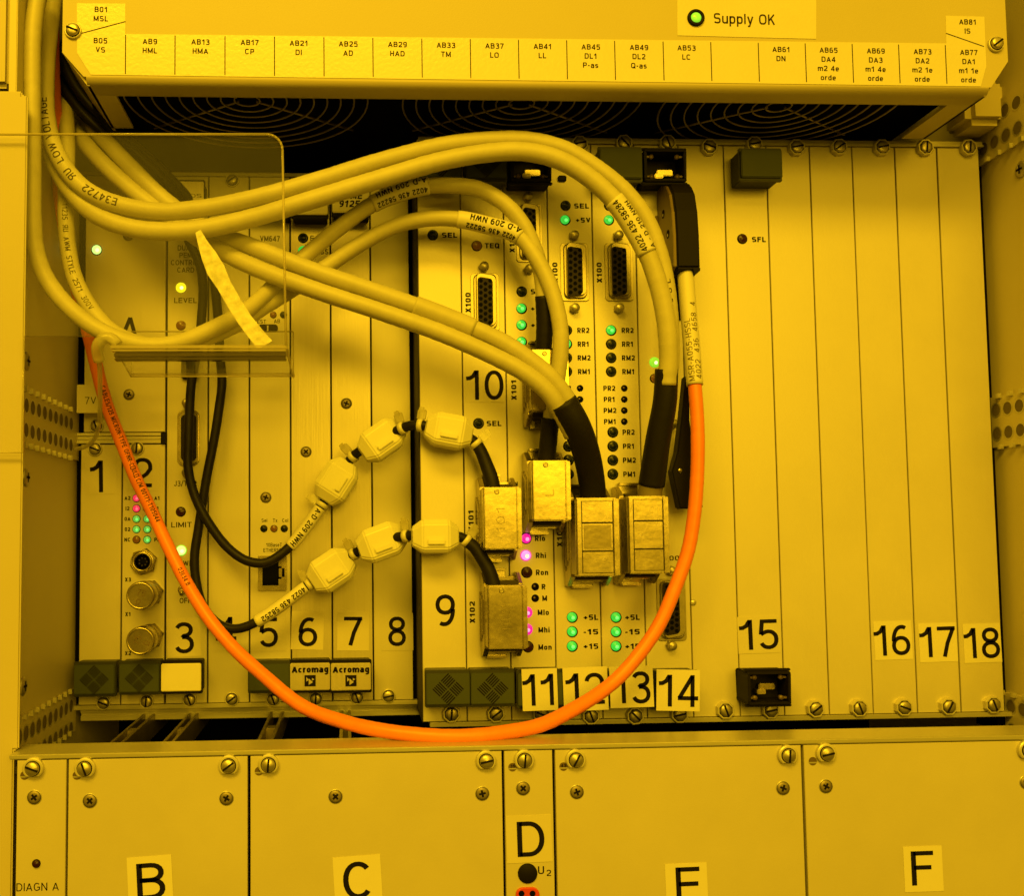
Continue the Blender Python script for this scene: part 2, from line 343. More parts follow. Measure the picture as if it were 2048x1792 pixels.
    if c == 'w': w = .8; return [[(a, xh), (w*.27, 0)], [(w*.5, xh), (w*.27, 0)], [(w*.5, xh), (w*.73, 0)], [(w-a, xh), (w*.73, 0)]], w
    return [[(0, 0), (w, 0), (w, 1), (0, 1), (0, 0)]], w
def strip(pts, t):
    cl = len(pts) > 3 and math.hypot(pts[0][0]-pts[-1][0], pts[0][1]-pts[-1][1]) < 1e-4
    p = [pts[0]]
    for a in pts[1:]:
        if math.hypot(a[0]-p[-1][0], a[1]-p[-1][1]) > 1e-4: p.append(a)
    if cl: p = p[:-1] if math.hypot(p[0][0]-p[-1][0], p[0][1]-p[-1][1]) < 1e-3 else p
    n = len(p); L = []; R = []
    if n < 2: return [], []
    for i in range(n):
        a = p[i-1] if (i > 0 or cl) else None; b = p[(i+1) % n] if (i < n-1 or cl) else None
        ds = []
        if a: l = math.hypot(p[i][0]-a[0], p[i][1]-a[1]); ds.append(((p[i][0]-a[0])/l, (p[i][1]-a[1])/l))
        if b: l = math.hypot(b[0]-p[i][0], b[1]-p[i][1]); ds.append(((b[0]-p[i][0])/l, (b[1]-p[i][1])/l))
        tx = sum(q[0] for q in ds); ty = sum(q[1] for q in ds); l = math.hypot(tx, ty) or 1; tx /= l; ty /= l
        k = 1 / max(.5, abs(tx*ds[0][0] + ty*ds[0][1])) * t/2
        L.append((p[i][0]-ty*k, p[i][1]+tx*k)); R.append((p[i][0]+ty*k, p[i][1]-tx*k))
    fs = [(i, (i+1) % n, n+(i+1) % n, n+i) for i in range(n if cl else n-1)]
    return L+R, fs
def finer(p, step=.12):
    o = [p[0]]
    for a, b in zip(p, p[1:]):
        n = max(1, int(math.dist(a, b)/step)); o += [(a[0]+(b[0]-a[0])*i/n, a[1]+(b[1]-a[1])*i/n) for i in range(1, n+1)]
    return o
def word(text, t=.15, q=2.0, gap=.16, slant=0., fine=False):
    vs, fs, x = [], [], 0.
    for c in text:
        st, w = glyph(c, t, q)
        for s_ in st:
            v, f = strip(finer(s_) if fine else s_, t); o = len(vs)
            vs += [(x+a+slant*b, b) for a, b in v]; fs += [tuple(i+o for i in ff) for ff in f]
        x += w + gap
    return vs, fs, max(.01, x-gap)
EURO = dict(t=.16, q=3.6, gap=.17); HELV = dict(t=.14, q=2.25, gap=.15); BOLD = dict(t=.21, q=3.4, gap=.16); THIN = dict(t=.10, q=2.3, gap=.15)
BIG = dict(t=.125, q=2.15, gap=.12)
def text(mb, s, u, v, d, h, w=None, rot=0, st=EURO, asp=1.15, dz=.5, mi=0, al='C'):
    """lettering centred on (u, v) at depth d; cap height h and width w in pixels of the photograph"""
    vs, fs, tw = word(s, **st); c = P(u, v, d); kk = K(d)
    sy = h*kk; sx = (w*kk/tw) if w else sy*asp
    r = math.radians(rot); cr, sr = math.cos(r), math.sin(r)
    off = -tw/2 if al == 'C' else 0.
    mb.add([(c[0]+(a+off)*sx*cr-(b-.5)*sy*sr, d+dz, c[2]+(a+off)*sx*sr+(b-.5)*sy*cr) for a, b in vs], fs, mi)
def quad(mb, u0, u1, v0, v1, d, dz=.5, mi=0, rot=0, thick=0.):
    """a flat rectangle given by its pixel box, turned by rot degrees; thick gives it thickness"""
    c = P((u0+u1)/2, (v0+v1)/2, d); hw = (u1-u0)/2*K(d); hh = (v1-v0)/2*K(d); r = math.radians(rot); cr, sr = math.cos(r), math.sin(r)
    poly = [(c[0]+a*cr-b*sr, c[2]+a*sr+b*cr) for a, b in ((-hw, -hh), (hw, -hh), (hw, hh), (-hw, hh))]
    if thick: mb.prism(poly, d+dz-thick, d+dz, mi)
    else: mb.add([(x, d+dz, z) for x, z in poly], [(0, 1, 2, 3)], mi)
    return poly

# ---------------------------------------------------------------- cables
class Path:
    def __init__(s, uvd, step=7.):
        pts = [tuple(map(float, p)) for p in uvd]; ext = [tuple(2*a-b for a, b in zip(pts[0], pts[1]))] + pts + [tuple(2*a-b for a, b in zip(pts[-1], pts[-2]))]
        s.uv = []; s.p = []
        for i in range(1, len(ext)-2):
            p0, p1, p2, p3 = ext[i-1:i+3]; n = max(2, int(math.hypot(p2[0]-p1[0], p2[1]-p1[1])/step))
            al = [max(1e-3, math.dist(a, b))**.5 for a, b in ((p0, p1), (p1, p2), (p2, p3))]
            for j in range(n + (1 if i == len(ext)-3 else 0)):
                f = j/n; t0, t1 = 0, al[0]; t2 = t1+al[1]; t3 = t2+al[2]; t = t1 + f*(t2-t1)
                def lp(a, b, ta, tb): return tuple(x*(tb-t)/(tb-ta) + y*(t-ta)/(tb-ta) for x, y in zip(a, b))
                A1, A2, A3 = lp(p0, p1, t0, t1), lp(p1, p2, t1, t2), lp(p2, p3, t2, t3)
                q = lp(lp(A1, A2, t0, t2), lp(A2, A3, t1, t3), t1, t2)
                s.uv.append(q[:2]); s.p.append(Vector(P(*q)))
        s.a = [0.]
        for i in range(1, len(s.p)): s.a.append(s.a[-1] + (s.p[i]-s.p[i-1]).length)
        s.len = s.a[-1]
    def near(s, u, v):
        return s.a[min(range(len(s.uv)), key=lambda i: math.hypot(s.uv[i][0]-u, s.uv[i][1]-v))]
    def at(s, x):
        x = max(0, min(s.len, x)); lo, hi = 0, len(s.a)-1
        while hi-lo > 1:
            m = (lo+hi)//2
            if s.a[m] <= x: lo = m
            else: hi = m
        f = (x-s.a[lo])/max(1e-6, s.a[hi]-s.a[lo]); return s.p[lo].lerp(s.p[hi], f), (s.p[hi]-s.p[lo]).normalized()
    def sub(s, a, b, step=6.):
        n = max(2, int(abs(b-a)/step)); return [s.at(a+(b-a)*i/n)[0] for i in range(n+1)]
def frame(path, x):
    p, _ = path.at(x); a, _ = path.at(x-6); b, _ = path.at(x+6); t = (b-a).normalized()
    n = Vector((0, 1, 0)) - t*t.y; n.normalize(); return p, t, n
def tube_text(mb, path, s, s0, h, r, back=False, phi=0., st=HELV, asp=1., mi=0, lift=.5):
    """lettering wrapped round a cable, starting at arc length s0 and running forwards or backwards"""
    vs, fs, tw = word(s, fine=True, **st); out = []
    for a, b in vs:
        x = s0 + (-1 if back else 1)*a*h*asp
        p, t, n = frame(path, x); d = -t if back else t
        up = Vector((-d.z, 0, d.x)); up = up - t*up.dot(t); up = up - n*up.dot(n); up.normalize()
        an = phi + (b-.5)*h/r
        out.append(tuple(p + (r+lift)*(math.cos(an)*n + math.sin(an)*up)))
    mb.add(out, fs, mi); return tw*h*asp
def sheath(path, r, parent, m, a=0., b=None, name='sheath', n=16, taper=None):
    mb = MB(); b = path.len if b is None else b; pts = path.sub(a, b)
    rad = [r + (random.uniform(-.02, .02)*r) for _ in pts] if taper is None else [r + (taper-r)*i/(len(pts)-1) for i in range(len(pts))]
    mb.tube(pts, rad, n); return mb.build(name, m, parent)

# ---------------------------------------------------------------- depths
DL, DR, DB, DQ = -150., 0., 230., 287.            # left modules, right modules, fan box front, lower panels
LT, LB = Z_(560, 354, DL), Z_(560, 1404, DL)
RT, RB = Z_(1416, 291, DR), Z_(1416, 1434, DR)
XLW = X_(149, 1000, DL); XRW = X_(2007, 1000, 0)     # inner faces of the side walls
def on_wall(xw, u, v):
    d = 2000 - 2000*xw/X_(u, v, 0); return d, Z_(u, v, d)

def rrect(u0, u1, v0, v1, d, r, n=4, taper=0.):
    c = P((u0+u1)/2, (v0+v1)/2, d); hw = (u1-u0)/2*K(d); hh = (v1-v0)/2*K(d); r *= K(d); o = []
    for sx, sz, a0 in ((1, 1, 0), (-1, 1, 90), (-1, -1, 180), (1, -1, 270)):
        for i in range(n+1):
            a = math.radians(a0+90*i/n)
            x = sx*(hw-r)+r*math.cos(a); z = sz*(hh-r)+r*math.sin(a)
            o.append((c[0]+x, c[2]+z*(1-taper*(x/hw))))
    return o
# ---------------------------------------------------------------- the cabinet
def disc_x(mb, x, d, z, r, mi=0, n=14, s=1):
    mb.add([(x, d+r*math.cos(2*math.pi*i/n), z+r*math.sin(2*math.pi*i/n)) for i in range(n)], [tuple(range(n))], mi)
def ring_x(mb, x, d, z, r0, r1, mi=0, n=14):
    a = [(x, d+r0*math.cos(2*math.pi*i/n), z+r0*math.sin(2*math.pi*i/n)) for i in range(n)]
    b = [(x, d+r1*math.cos(2*math.pi*i/n), z+r1*math.sin(2*math.pi*i/n)) for i in range(n)]
    mb.add(a+b, [(i, (i+1) % n, n+(i+1) % n, n+i) for i in range(n)], mi)
mb = MB(); mb.box(-1500, 2600, -620, -600, -1500, 1700); mb.box(-1500, 2600, -600, 120, 1180, 1200)
mb.box(-1500, XLW-20, -600, 200, -1500, 1200); mb.box(XRW+20, 2600, -600, 200, -1500, 1200); mb.box(XLW-20, XRW+20, -600, 200, -1500, -1490)
ob = mb.build('cabinet_interior', 'gap_shade'); ob['kind'] = 'structure'; ob['label'] = 'inside of the equipment cabinet, its shade painted black'
cab = thing('cabinet_frame', 'pale painted side walls and front post of the equipment cabinet', 'cabinet', (XLW, 0, -1000))
def wall(x0, x1, inner, d_front, label):
    mb = MB(); mb.box(x0, x1, -580, d_front, -1400, 1170); return mb.build('side_wall', 'wall_paint', cab, bevel=1.5, label=label)
wall(XLW-14, XLW, XLW, 250, 'side wall seen on the cable side'); wall(XRW, XRW+14, XRW, 420, 'side wall beside the blank modules')
def strip_plate(xw, sgn, d0, d1, z0, z1, rows, tabs, dh0):
    mb = MB(); x = xw + sgn*5
    mb.box(min(xw, x), max(xw, x), d0, d1, z0, z1)
    d = dh0
    while d < d1-30:
        for z in rows:
            disc_x(mb, x+sgn*.5, d, z, 13, 1); ring_x(mb, x+sgn*.7, d, z, 13, 15.5, 2)
        for z in tabs: mb.box(min(x, x+sgn*7), max(x, x+sgn*7), d+9, d+19, z-5, z+5, 2)
        d += 36
    return mb.build('perforated_strip', ['wall_paint', 'hole_brown', 'rail_metal'], cab)
def zs(xw, *uv): return [on_wall(xw, *p)[1] for p in uv]
za = zs(XLW, (49, 811.6), (49, 861), (48, 780), (45, 891)); strip_plate(XLW, 1, -160, 250, za[3], za[2], za[:2], za[2:], on_wall(XLW, 137, 850)[0])
za = zs(XLW, (58, 1501), (74, 1450), (40, 1434), (144, 1460)); strip_plate(XLW, 1, -160, 250, za[3]-4, za[2], (za[1], za[1]-46), (za[2], za[3]), on_wall(XLW, 137, 1400)[0])
za = zs(XRW, (2019.4, 816), (2021, 864), (1998, 793), (2000, 894.6)); strip_plate(XRW, -1, -30, 420, za[3], za[2], za[:2], za[2:], on_wall(XRW, 1997, 820)[0])
za = zs(XRW, (1995, 283), (2003, 306)); strip_plate(XRW, -1, -60, 420, za[1]-3, za[1]+110, (za[0], za[0]+52), za[1:], on_wall(XRW, 1972, 301)[0])
za = zs(XRW, (2015, 1411), (2008, 1384)); strip_plate(XRW, -1, -30, 420, za[1]-106, za[1], (za[0], za[0]-48), za[1:], on_wall(XRW, 2004, 1410)[0])
def cross_screw_x(x, d, z, sgn):
    mb = MB(); n = 18
    prof = [(17, 0), (17, 2), (13, 4.5), (0.02, 5)]
    o = len(mb.v)
    for r, h in prof:
        for i in range(n): mb.v.append((x+sgn*h, d+r*math.cos(2*math.pi*i/n), z+r*math.sin(2*math.pi*i/n)))
    for j in range(3):
        for i in range(n):
            mb.f.append([o+j*n+i, o+j*n+(i+1) % n, o+(j+1)*n+(i+1) % n, o+(j+1)*n+i]); mb.mi.append(0); mb.sm.append(True)
    h = x+sgn*5.4
    for a, b in ((9, 2.2), (2.2, 9)): mb.add([(h, d-a, z-b), (h, d+a, z-b), (h, d+a, z+b), (h, d-a, z+b)], [(0, 1, 2, 3)], 1)
    mb.build('screw', ['screw_metal', 'ink'], cab)
for u, v in ((52, 722), (51, 955), (45, 1373)):
    D, z = on_wall(XLW, u, v); cross_screw_x(XLW, D, z, 1)
D, z = on_wall(XRW, 2043, 338); cross_screw_x(XRW, D, z, -1)
mb = MB()
xp = X_(46, 850, 255)
mb.prism([(-1200, Z_(20, 1800, 255)-80), (xp-8, Z_(20, 1800, 255)-80), (xp-8, Z_(20, 1500, 255)), (xp, Z_(20, 1500, 255)), (xp, Z_(40, 190, 255)), (xp-10, Z_(40, 190, 255)),
          (xp-10, Z_(40, 181, 255)), (-1200, Z_(40, 181, 255))], 248, 255)
mb.build('front_post', 'post_paint', cab, bevel=2.5)
mb = MB(); xt = X_(21, 100, 235)
mb.box(-1200, xt, 120, 235, Z_(20, 172, 235), 1190); mb.build('door_edge', 'post_paint', cab, bevel=9, segs=4)
mb = MB(); mb.box(-1200, xt+14, 90, 200, Z_(20, 181, 200), Z_(20, 170, 200)); mb.build('door_seal', 'black_plastic', cab)
# subracks: rails and black boxes painting the shade behind the modules
lr = thing('left_subrack', 'recessed metal subrack holding the modules numbered 1 to 8', 'subrack', (0, DL, LB))
lx0, lx1 = X_(140, 1000, DL), X_(838, 1000, DL)
mb = MB(); mb.box(XLW+1, lx1, DL-60, DL-14, LB, LT); mb.build('shade_backing', 'gap_shade', lr)  # black box paints the shade in the module gaps, out to the wall
mb = MB(); mb.box(lx0-8, lx1+30, DL-50, DL+3, LT+1, LT+8); mb.box(lx0-8, lx1+30, DL-60, DL-6, LT+8, LT+12); mb.build('top_rail', 'rail_metal', lr, bevel=.8)
mb = MB(); mb.box(lx0-12, lx1+30, DL-50, DL+3, LB-10, LB-1)
mb.box(lx0+22, lx1+30, DL-70, DL-14, LB-18, LB-10); mb.box(lx0+22, lx1+30, DL-80, DL-22, LB-25, LB-18); mb.box(lx0+22, lx1+30, DL-80, DL-18, LB-36, LB-25)
mb.build('bottom_rail', 'rail_metal', lr, bevel=.8)
rr = thing('right_subrack', 'metal subrack standing proud, holding the modules numbered 9 to 18', 'subrack', (700, DR, RB))
rx0, rx1 = X_(839.5, 881, 0), X_(1985, 881, 0)
mb = MB(); mb.box(rx0+8, rx1-4, DR-90, DR-12, RB+4, RT-2); mb.box(rx1-4, XRW-1, DR-90, DR-20, RB-40, RT+20); mb.build('shade_backing', 'gap_shade', rr)  # second box is a black strip painting the shade beside the wall
mb = MB(); mb.box(rx0-1, rx0+6, DL-60, DR-4, RB, RT+4); mb.box(rx1-6, rx1-2, DL-60, DR-4, RB, RT+4); mb.build('side_plate', 'dark_steel', rr)
mb = MB(); mb.box(rx0, rx1+8, -60, 5, RT+1, RT+6); mb.box(rx0+4, rx1+8, -60, 1, RT+6, RT+14); mb.build('top_rail', 'rail_metal', rr, bevel=.8)
mb = MB(); mb.box(rx0+14, rx1+24, -60, 4, RB-10, RB-1); mb.build('bottom_rail', 'rail_metal', rr, bevel=.8)
mb = MB(); x = X_(1995, 1410, 0); mb.box(x-12, x-2, -40, -8, RB+4, RB+60); mb.box(x-14, x-2, -40, -8, RT-62, RT-6); mb.build('corner_bracket', 'rail_metal', rr, bevel=1)

# ---------------------------------------------------------------- screws (shared meshes)
SCREW = {}
def screw_mesh(kind, k):
    key = (kind, k)
    if key in SCREW: return SCREW[key]
    mb = MB(); a = k*0.43+.2
    def slot(l, w, d, an):
        c, s_ = math.cos(an), math.sin(an)
        mb.prism([(x*c-z*s_, x*s_+z*c) for x, z in ((-l, -w), (l, -w), (l, w), (-l, w))], d-1.2, d, 1)
    if kind == 'collar':
        mb.lathe(0, 0, [(18.5, 0), (18.5, 8), (17, 10.5), (14.5, 10.5), (14, 6)], 8, 2, False, math.pi/8 + (k % 2)*.1)
        mb.lathe(0, 0, [(14.2, 9), (12.4, 9.2), (12.4, 9)], 24, 1); mb.lathe(0, 0, [(12.4, 5), (12.2, 12), (10.5, 13.4), (6, 14), (.02, 14.2)], 24, 0); slot(11.4, 1.9, 14.5, a)
    elif kind == 'slim':
        mb.lathe(0, 0, [(15, 0), (15, 4), (13.5, 6), (12.5, 4)], 22, 2)
        mb.lathe(0, 0, [(12.8, 4.2), (11.6, 4.4)], 24, 1); mb.lathe(0, 0, [(11.3, 3), (11.2, 9), (9.8, 10.6), (5, 11.2), (.02, 11.3)], 24, 0); slot(10.6, 1.8, 11.7, a)
    elif kind == 'washer':
        w = [(20*math.cos(t)*1.0, 20*math.sin(t)) for t in [2*math.pi*i/28 for i in range(28)]]
        w = [(x, max(z, -16)) for x, z in w]
        mb.prism([(x*.86, z*.86) for x, z in w], 0, 8, 2, 1.5)
        mb.lathe(0, 0, [(11.5, 7), (11.5, 11), (9.5, 13), (.02, 14)], 26, 0); slot(10.8, 1.6, 14.4, a); mb.lathe(0, 0, [(13, 7.9), (12.6, 8.5), (11.4, 8.5)], 26, 1)
    elif kind == 'phillips':
        mb.lathe(0, 0, [(12.2, .2), (12.2, .9), (11.2, 1.3)], 26, 2, cap=False); mb.lathe(0, 0, [(11.4, .6), (10.4, .7)], 26, 1, cap=False)
        mb.lathe(0, 0, [(10.6, .6), (10.2, 1.8), (6, 2.3), (.02, 2.4)], 26, 3); slot(5.8, 1.7, 2.7, a); slot(5.8, 1.7, 2.8, a+math.pi/2)
    elif kind == 'jack':
        mb.lathe(0, 0, [(11, 0), (11, 5), (10, 6)], 6, 0, False, k*.5); mb.lathe(0, 0, [(9, 5), (9, 15), (8, 17), (.02, 17.3)], 20, 0)
    me = bpy.data.meshes.new('screw_'+kind); me.from_pydata([W(p) for p in mb.v], [], mb.f)
    for i, p in enumerate(me.polygons): p.material_index = mb.mi[i]; p.use_smooth = mb.sm[i]
    bm = bmesh.new(); bm.from_mesh(me); bmesh.ops.recalc_face_normals(bm, faces=bm.faces); bm.to_mesh(me); bm.free()
    for m_ in ('screw_metal', 'ink', 'panel_anodised' if kind != 'phillips' else 'rail_metal', 'screw_dull'): me.materials.append(MATS[m_])
    SCREW[key] = me; return me
def put_screw(parent, kind, u, v, d, k=None, name='screw'):
    o = bpy.data.objects.new(name, screw_mesh(kind, random.randrange(7) if k is None else k)); sc.collection.objects.link(o)
    o.parent = parent; o.location = W(P(u, v, d)) - ORG[parent.name]; return o

# ---------------------------------------------------------------- modules
class Mod:
    def __init__(s, label, u0, u1, vm, zt, zb, d, m, group, gap=1.2, cat='rack module', name='plug_in_module', th=12):
        s.d = d; s.x0 = X_(u0, vm, d)+gap; s.x1 = X_(u1, vm, d)-gap
        s.o = thing(name, label, cat, ((s.x0+s.x1)/2, d, zb), group); s.let = MB(); s.hl = MB()
        mb = MB(); mb.box(s.x0, s.x1, d-th, d, zb, zt, 0, .9); s.panel = mb.build('front_panel', m, s.o)
    def t(s, txt, u, v, h, w=None, **kw): text(s.let, txt, u, v, s.d, h, w, **kw); return s
    def led(s, u, v, r, m, off=(0, 0), ring='pin_hole', label=None):
        c = P(u, v, s.d); q = K(s.d)*r; mb = MB()
        lit = not m.startswith('led_off')
        mb.lathe(c[0], c[2], [(q*1.04, s.d), (q*1.04, s.d+.6), (q, s.d+.8), (.02, s.d+.8)], 26, 1)
        rr_ = q*(.88 if lit else .9)
        mb.lathe(c[0]+off[0]*q, c[2]+off[1]*q, [(rr_, s.d+.7), (rr_, s.d+2.5), (rr_*.93, s.d+3.6), (rr_*.82, s.d+3.2), (rr_*.75, s.d+3.4), (rr_*.5, s.d+4.4), (.02, s.d+5)], 26, 0)
        if lit: mb.lathe(c[0]+(off[0]+.16)*q, c[2]+(off[1]-.12)*q, [(rr_*.42, s.d+4.4), (rr_*.3, s.d+5.2), (.02, s.d+5.5)], 16, 2)
        return mb.build('led', [m, ring] + ([CORE.get(m, m)] if lit else []), s.o, label=label)
    def hole(s, u, v, r):
        c = P(u, v, s.d); mb = MB(); mb.lathe(c[0], c[2], [(r*1.1, s.d), (r*1.1, s.d+.7), (r, s.d+.9), (.02, s.d+.9)], 20, 0)
        mb.disc(c[0]-r*.25, c[2]+r*.2, s.d+1.1, r*.3, 12, 1)
        return mb.build('test_point', ['pin_hole', 'brown_shell'], s.o)
    def screw(s, kind, *uv):
        for u, v in uv: put_screw(s.o, kind, u, v, s.d)
    def sticker(s, u0, u1, v0, v1, txt, tu=None, tv=None, th=62, tw=None, rot=0, d=None, m='tape_faded', name='number_sticker', st=BIG, label=None):
        d = s.d if d is None else d; mb = MB(); quad(mb, u0, u1, v0, v1, d, .9, 0, rot, thick=.8)
        o = mb.build(name, m, s.o, label=label)
        if txt:
            l = MB(); text(l, txt, (u0+u1)/2 if tu is None else tu, (v0+v1)/2 if tv is None else tv, d+1, th, tw, rot, st, 1.0); l.build('lettering', 'ink', o)
        return o
    def handle(s, u0, u1, v0, v1, badge='green', dd=62, logo=True, words=None, name='handle'):
        d1 = s.d+dd; a = P(u0, v1, d1); b = P(u1, v0, d1); mb = MB()
        mb.box(a[0]+1.5, b[0]-1.5, s.d+1, d1-6, a[2]-3, b[2]+4); mb.box(a[0]-2, b[0]+2, d1-16, d1-7, a[2]-6, b[2]+6)
        h = mb.build(name, 'green_dark' if badge == 'green' else 'black_plastic', s.o, bevel=1.5)
        mb = MB(); mb.box(a[0], b[0], d1-6, d1, a[2], b[2])
        bd = mb.build('badge', {'green': 'green_plastic', 'cream': 'grip_cream', 'label': 'paper', 'plate': 'panel_brushed'}[badge], h, bevel=1.6)
        mb = MB(); c = ((a[0]+b[0])/2, (a[2]+b[2])/2); w = b[0]-a[0]
        if badge == 'green' and logo:
            e = w*.128
            for k4, (ax, az) in enumerate(((0, 1), (1, 0), (0, -1), (-1, 0))):
                qx, qz = c[0]+ax*e*1.52, c[1]+az*e*1.52
                for i in range(5):
                    o_ = (i-2)*e*.40; g = .11*e; dirn = (1, 1) if ax == 0 else (1, -1)
                    n2 = math.sqrt(.5); tx, tz = (n2, n2) if (k4 % 2 == 0) else (n2, -n2)
                    if k4 % 2 == 0: tx, tz = n2, n2
                    px, pz = -tz, tx; L = e*.93
                    mb.add([(qx+px*o_+sx*tx*L+sy*px*g, d1+.5, qz+pz*o_+sx*tz*L+sy*pz*g) for sx, sy in ((-1, -1), (1, -1), (1, 1), (-1, 1))], [(0, 1, 2, 3)])
            mb.build('emblem', 'ink', bd)
        if words:
            for wv in words: text(mb, wv[0], wv[1], wv[2], d1, wv[3], wv[4], st=wv[5] if len(wv) > 5 else BOLD, asp=1.1)
            mb.build('lettering', 'ink', bd)
        return h, bd
    def open_handle(s, u0, u1, v0, v1, dd=62):
        d1 = s.d+dd; a = P(u0, v1, d1); b = P(u1, v0, d1); mb = MB(); w = 5
        mb.box(a[0], b[0], s.d+1, d1, b[2]-w, b[2]); mb.box(a[0], b[0], s.d+1, d1, a[2], a[2]+w)
        mb.box(a[0], a[0]+w, s.d+1, d1, a[2]+w, b[2]-w); mb.box(b[0]-w, b[0], s.d+1, d1, a[2]+w, b[2]-w)
        mb.box(a[0]+w, b[0]-w, s.d+2, s.d+12, a[2]+w, b[2]-w)
        mb.box(a[0]-4, b[0]+3, d1-14, d1-6, b[2], b[2]+5); mb.box(a[0]-4, b[0]+3, d1-14, d1-6, a[2]-5, a[2])
        h = mb.build('handle', 'black_plastic', s.o, bevel=1.2, label='open black handle without its cap')
        mb = MB(); cx = (a[0]+b[0])/2; cz = (a[2]+b[2])/2; W2 = (b[0]-a[0])/2; H2 = (b[2]-a[2])/2
        mb.box(cx-W2*.15, cx+W2*.62, s.d+12, s.d+26, cz-H2*.25, cz+H2*.12); mb.box(cx-W2*.32, cx+W2*.1, s.d+12, s.d+34, cz-H2*.5, cz-H2*.2)
        mb.build('spring_clip', 'nickel', h, bevel=1.5)
        mb = MB()
        for sx in (-1, 1):
            for sz in (-1, 1):
                mb.lathe(cx+sx*W2*.62, cz+sz*H2*.62, [(4.6, d1-16), (4.6, d1-8), (.02, d1-8)], 14)
                mb.box(min(cx+sx*W2*.66, cx+sx*W2*.88), max(cx+sx*W2*.66, cx+sx*W2*.88), d1-16, d1-9, cz+sz*H2*.62-1.8, cz+sz*H2*.62+1.8)
        mb.build('stud', 'brown_shell', h); return h
    def subd(s, u0, u1, v0, v1, screws, shell=9):
        d = s.d; mb = MB()
        mb.prism(rrect(u0-shell-6, u1+shell+3, v0-8, v1+12, d, 7), d, d+2.5, 0, .6)
        mb.prism(rrect(u0-shell, u1+shell-2, v0-6, v1+8, d, 11), d+2.5, d+7, 0, 2)
        mb.prism(rrect(u0-4, u1+4, v0-4, v1+4, d, 9, taper=.05), d+7, d+15, 0, 1)
        o = mb.build('connector', 'chrome', s.o)
        mb = MB(); mb.prism(rrect(u0, u1, v0, v1, d+16, 8, taper=.05), d+14, d+16, 0, .6)
        n = int((v1-v0)/11.5)
        for col in range(3):
            for i in range(n - (1 if col == 1 else 0)):
                vv = v0+8+(i+(.5 if col == 1 else 0))*(v1-v0-16)/(n-1); uu = (u0+u1)/2+(col-1)*(u1-u0)*.30
                if v0+5 < vv < v1-5: c = P(uu, vv, d+16); mb.disc(c[0], c[2], d+16.5, 4, 12, 1)
        mb.build('insulator', ['insulator', 'pin_hole'], o)
        for u, v in screws: put_screw(s.o, 'jack', u, v, d, name='jack_screw')
    def done(s):
        if s.let.v: s.let.build('lettering', 'ink', s.o)
        return s
GL = 'modules in the recessed left subrack'; GR = 'modules in the right subrack'
def L_(label, u0, u1, m='panel_anodised', zt=LT, zb=LB, gap=1.4, name='plug_in_module'): return Mod(label, u0, u1, 1000, zt, zb, DL, m, GL, gap, name=name)
def R_(label, u0, u1, m='panel_paint', gap=1.0, name='plug_in_module'): return Mod(label, u0, u1, 881, RT, RB, DR, m, GR, gap, name=name)

# left subrack -------------------------------------------------------------
m = Mod('wide panel lettered A with a green lamp, behind the beige cable loop', 168, 332, 700, LT, Z_(240, 864, DL), DL, 'panel_paint', GL, 1.2, name='cover_panel', th=14)
m.sticker(238, 280, 612, 700, 'A', 259, 661, 60, None, -3, m='panel_paint', st=BIG, name='letter_sticker')
m.led(193.4, 499.6, 10.5, 'led_white_green', (.02, .02), label='lit green lamp'); m.screw('phillips', (257, 471), (258, 789)); m.screw('slim', (193.4, 851.8))
m.done()
tagm = MB(); quad(tagm, 154, 212, 769, 826, DL+46, 0, 0, 0, thick=6); vt = tagm.build('voltage_plate', 'panel_paint', m.o, bevel=1)
l = MB(); text(l, '7V', 181, 801, DL+46, 14, 22, st=THIN); l.build('lettering', 'ink', vt)
sr = thing('half_height_rail', 'ribbed metal cross rail under the panel lettered A', 'rail', P(240, 880, DL))
mb = MB()
for v0, v1, dd in ((866, 872, 4), (873, 879, 1), (880, 887, 4)): mb.box(X_(152, 875, DL), X_(323, 875, DL), DL-40, DL+dd, Z_(240, v1, DL), Z_(240, v0, DL))
mb.build('rail_profile', 'rail_metal', sr, bevel=.7)
mb = MB(); mb.box(X_(323, 875, DL), X_(333, 875, DL), DL-40, DL+8, Z_(240, 888, DL), Z_(240, 866, DL)); mb.build('end_cap', 'black_plastic', sr)
ZH = Z_(240, 889, DL)
m = L_('half-height blank module numbered 1 at the left wall', 160, 244, 'panel_paint', ZH)
m.sticker(170, 233, 916, 988, '1', 195, 953, 63, None, 1, m='panel_paint'); m.screw('slim', (190.8, 898.5), (207.6, 1406)); m.handle(147, 229, 1330, 1390, 'green'); m.done()
m = L_('half-height module numbered 2 with five rows of red and green lamps and coaxial sockets', 244, 331, 'panel_paint', ZH)
m.sticker(250, 318, 908, 981, '2', 285, 945, 58, 38, -1, m='panel_paint'); m.screw('slim', (275, 897), (293.8, 1402.7)); m.handle(238, 318, 1328, 1386, 'green')
for i, (a, b) in enumerate((('A2', 'A1'), ('I2', 'I1'), ('0A', '01'), ('02', ''), ('NC', 'PL'))):
    v = 996.4+i*20.8
    m.t(a, 255, v, 7.4, st=BOLD, asp=1.05)
    if b: m.t(b, 314, v, 7.4, st=BOLD, asp=1.05)
    m.led(273, v, 7.6, ['led_red', 'led_red', 'led_small_green', 'led_small_green', 'led_off_brown'][i], (0, 0))
    m.led(294.5, v, 7.6, ['led_red', 'led_red', 'led_small_green', 'led_small_green', 'led_small_green'][i], (0, 0))
for tx, v in (('X3', 1159.5), ('X1', 1228.7), ('X2', 1307)): m.t(tx, 256, v, 7.6, st=BOLD, asp=1.1)
c = P(288, 1123.5, DL); mb = MB()
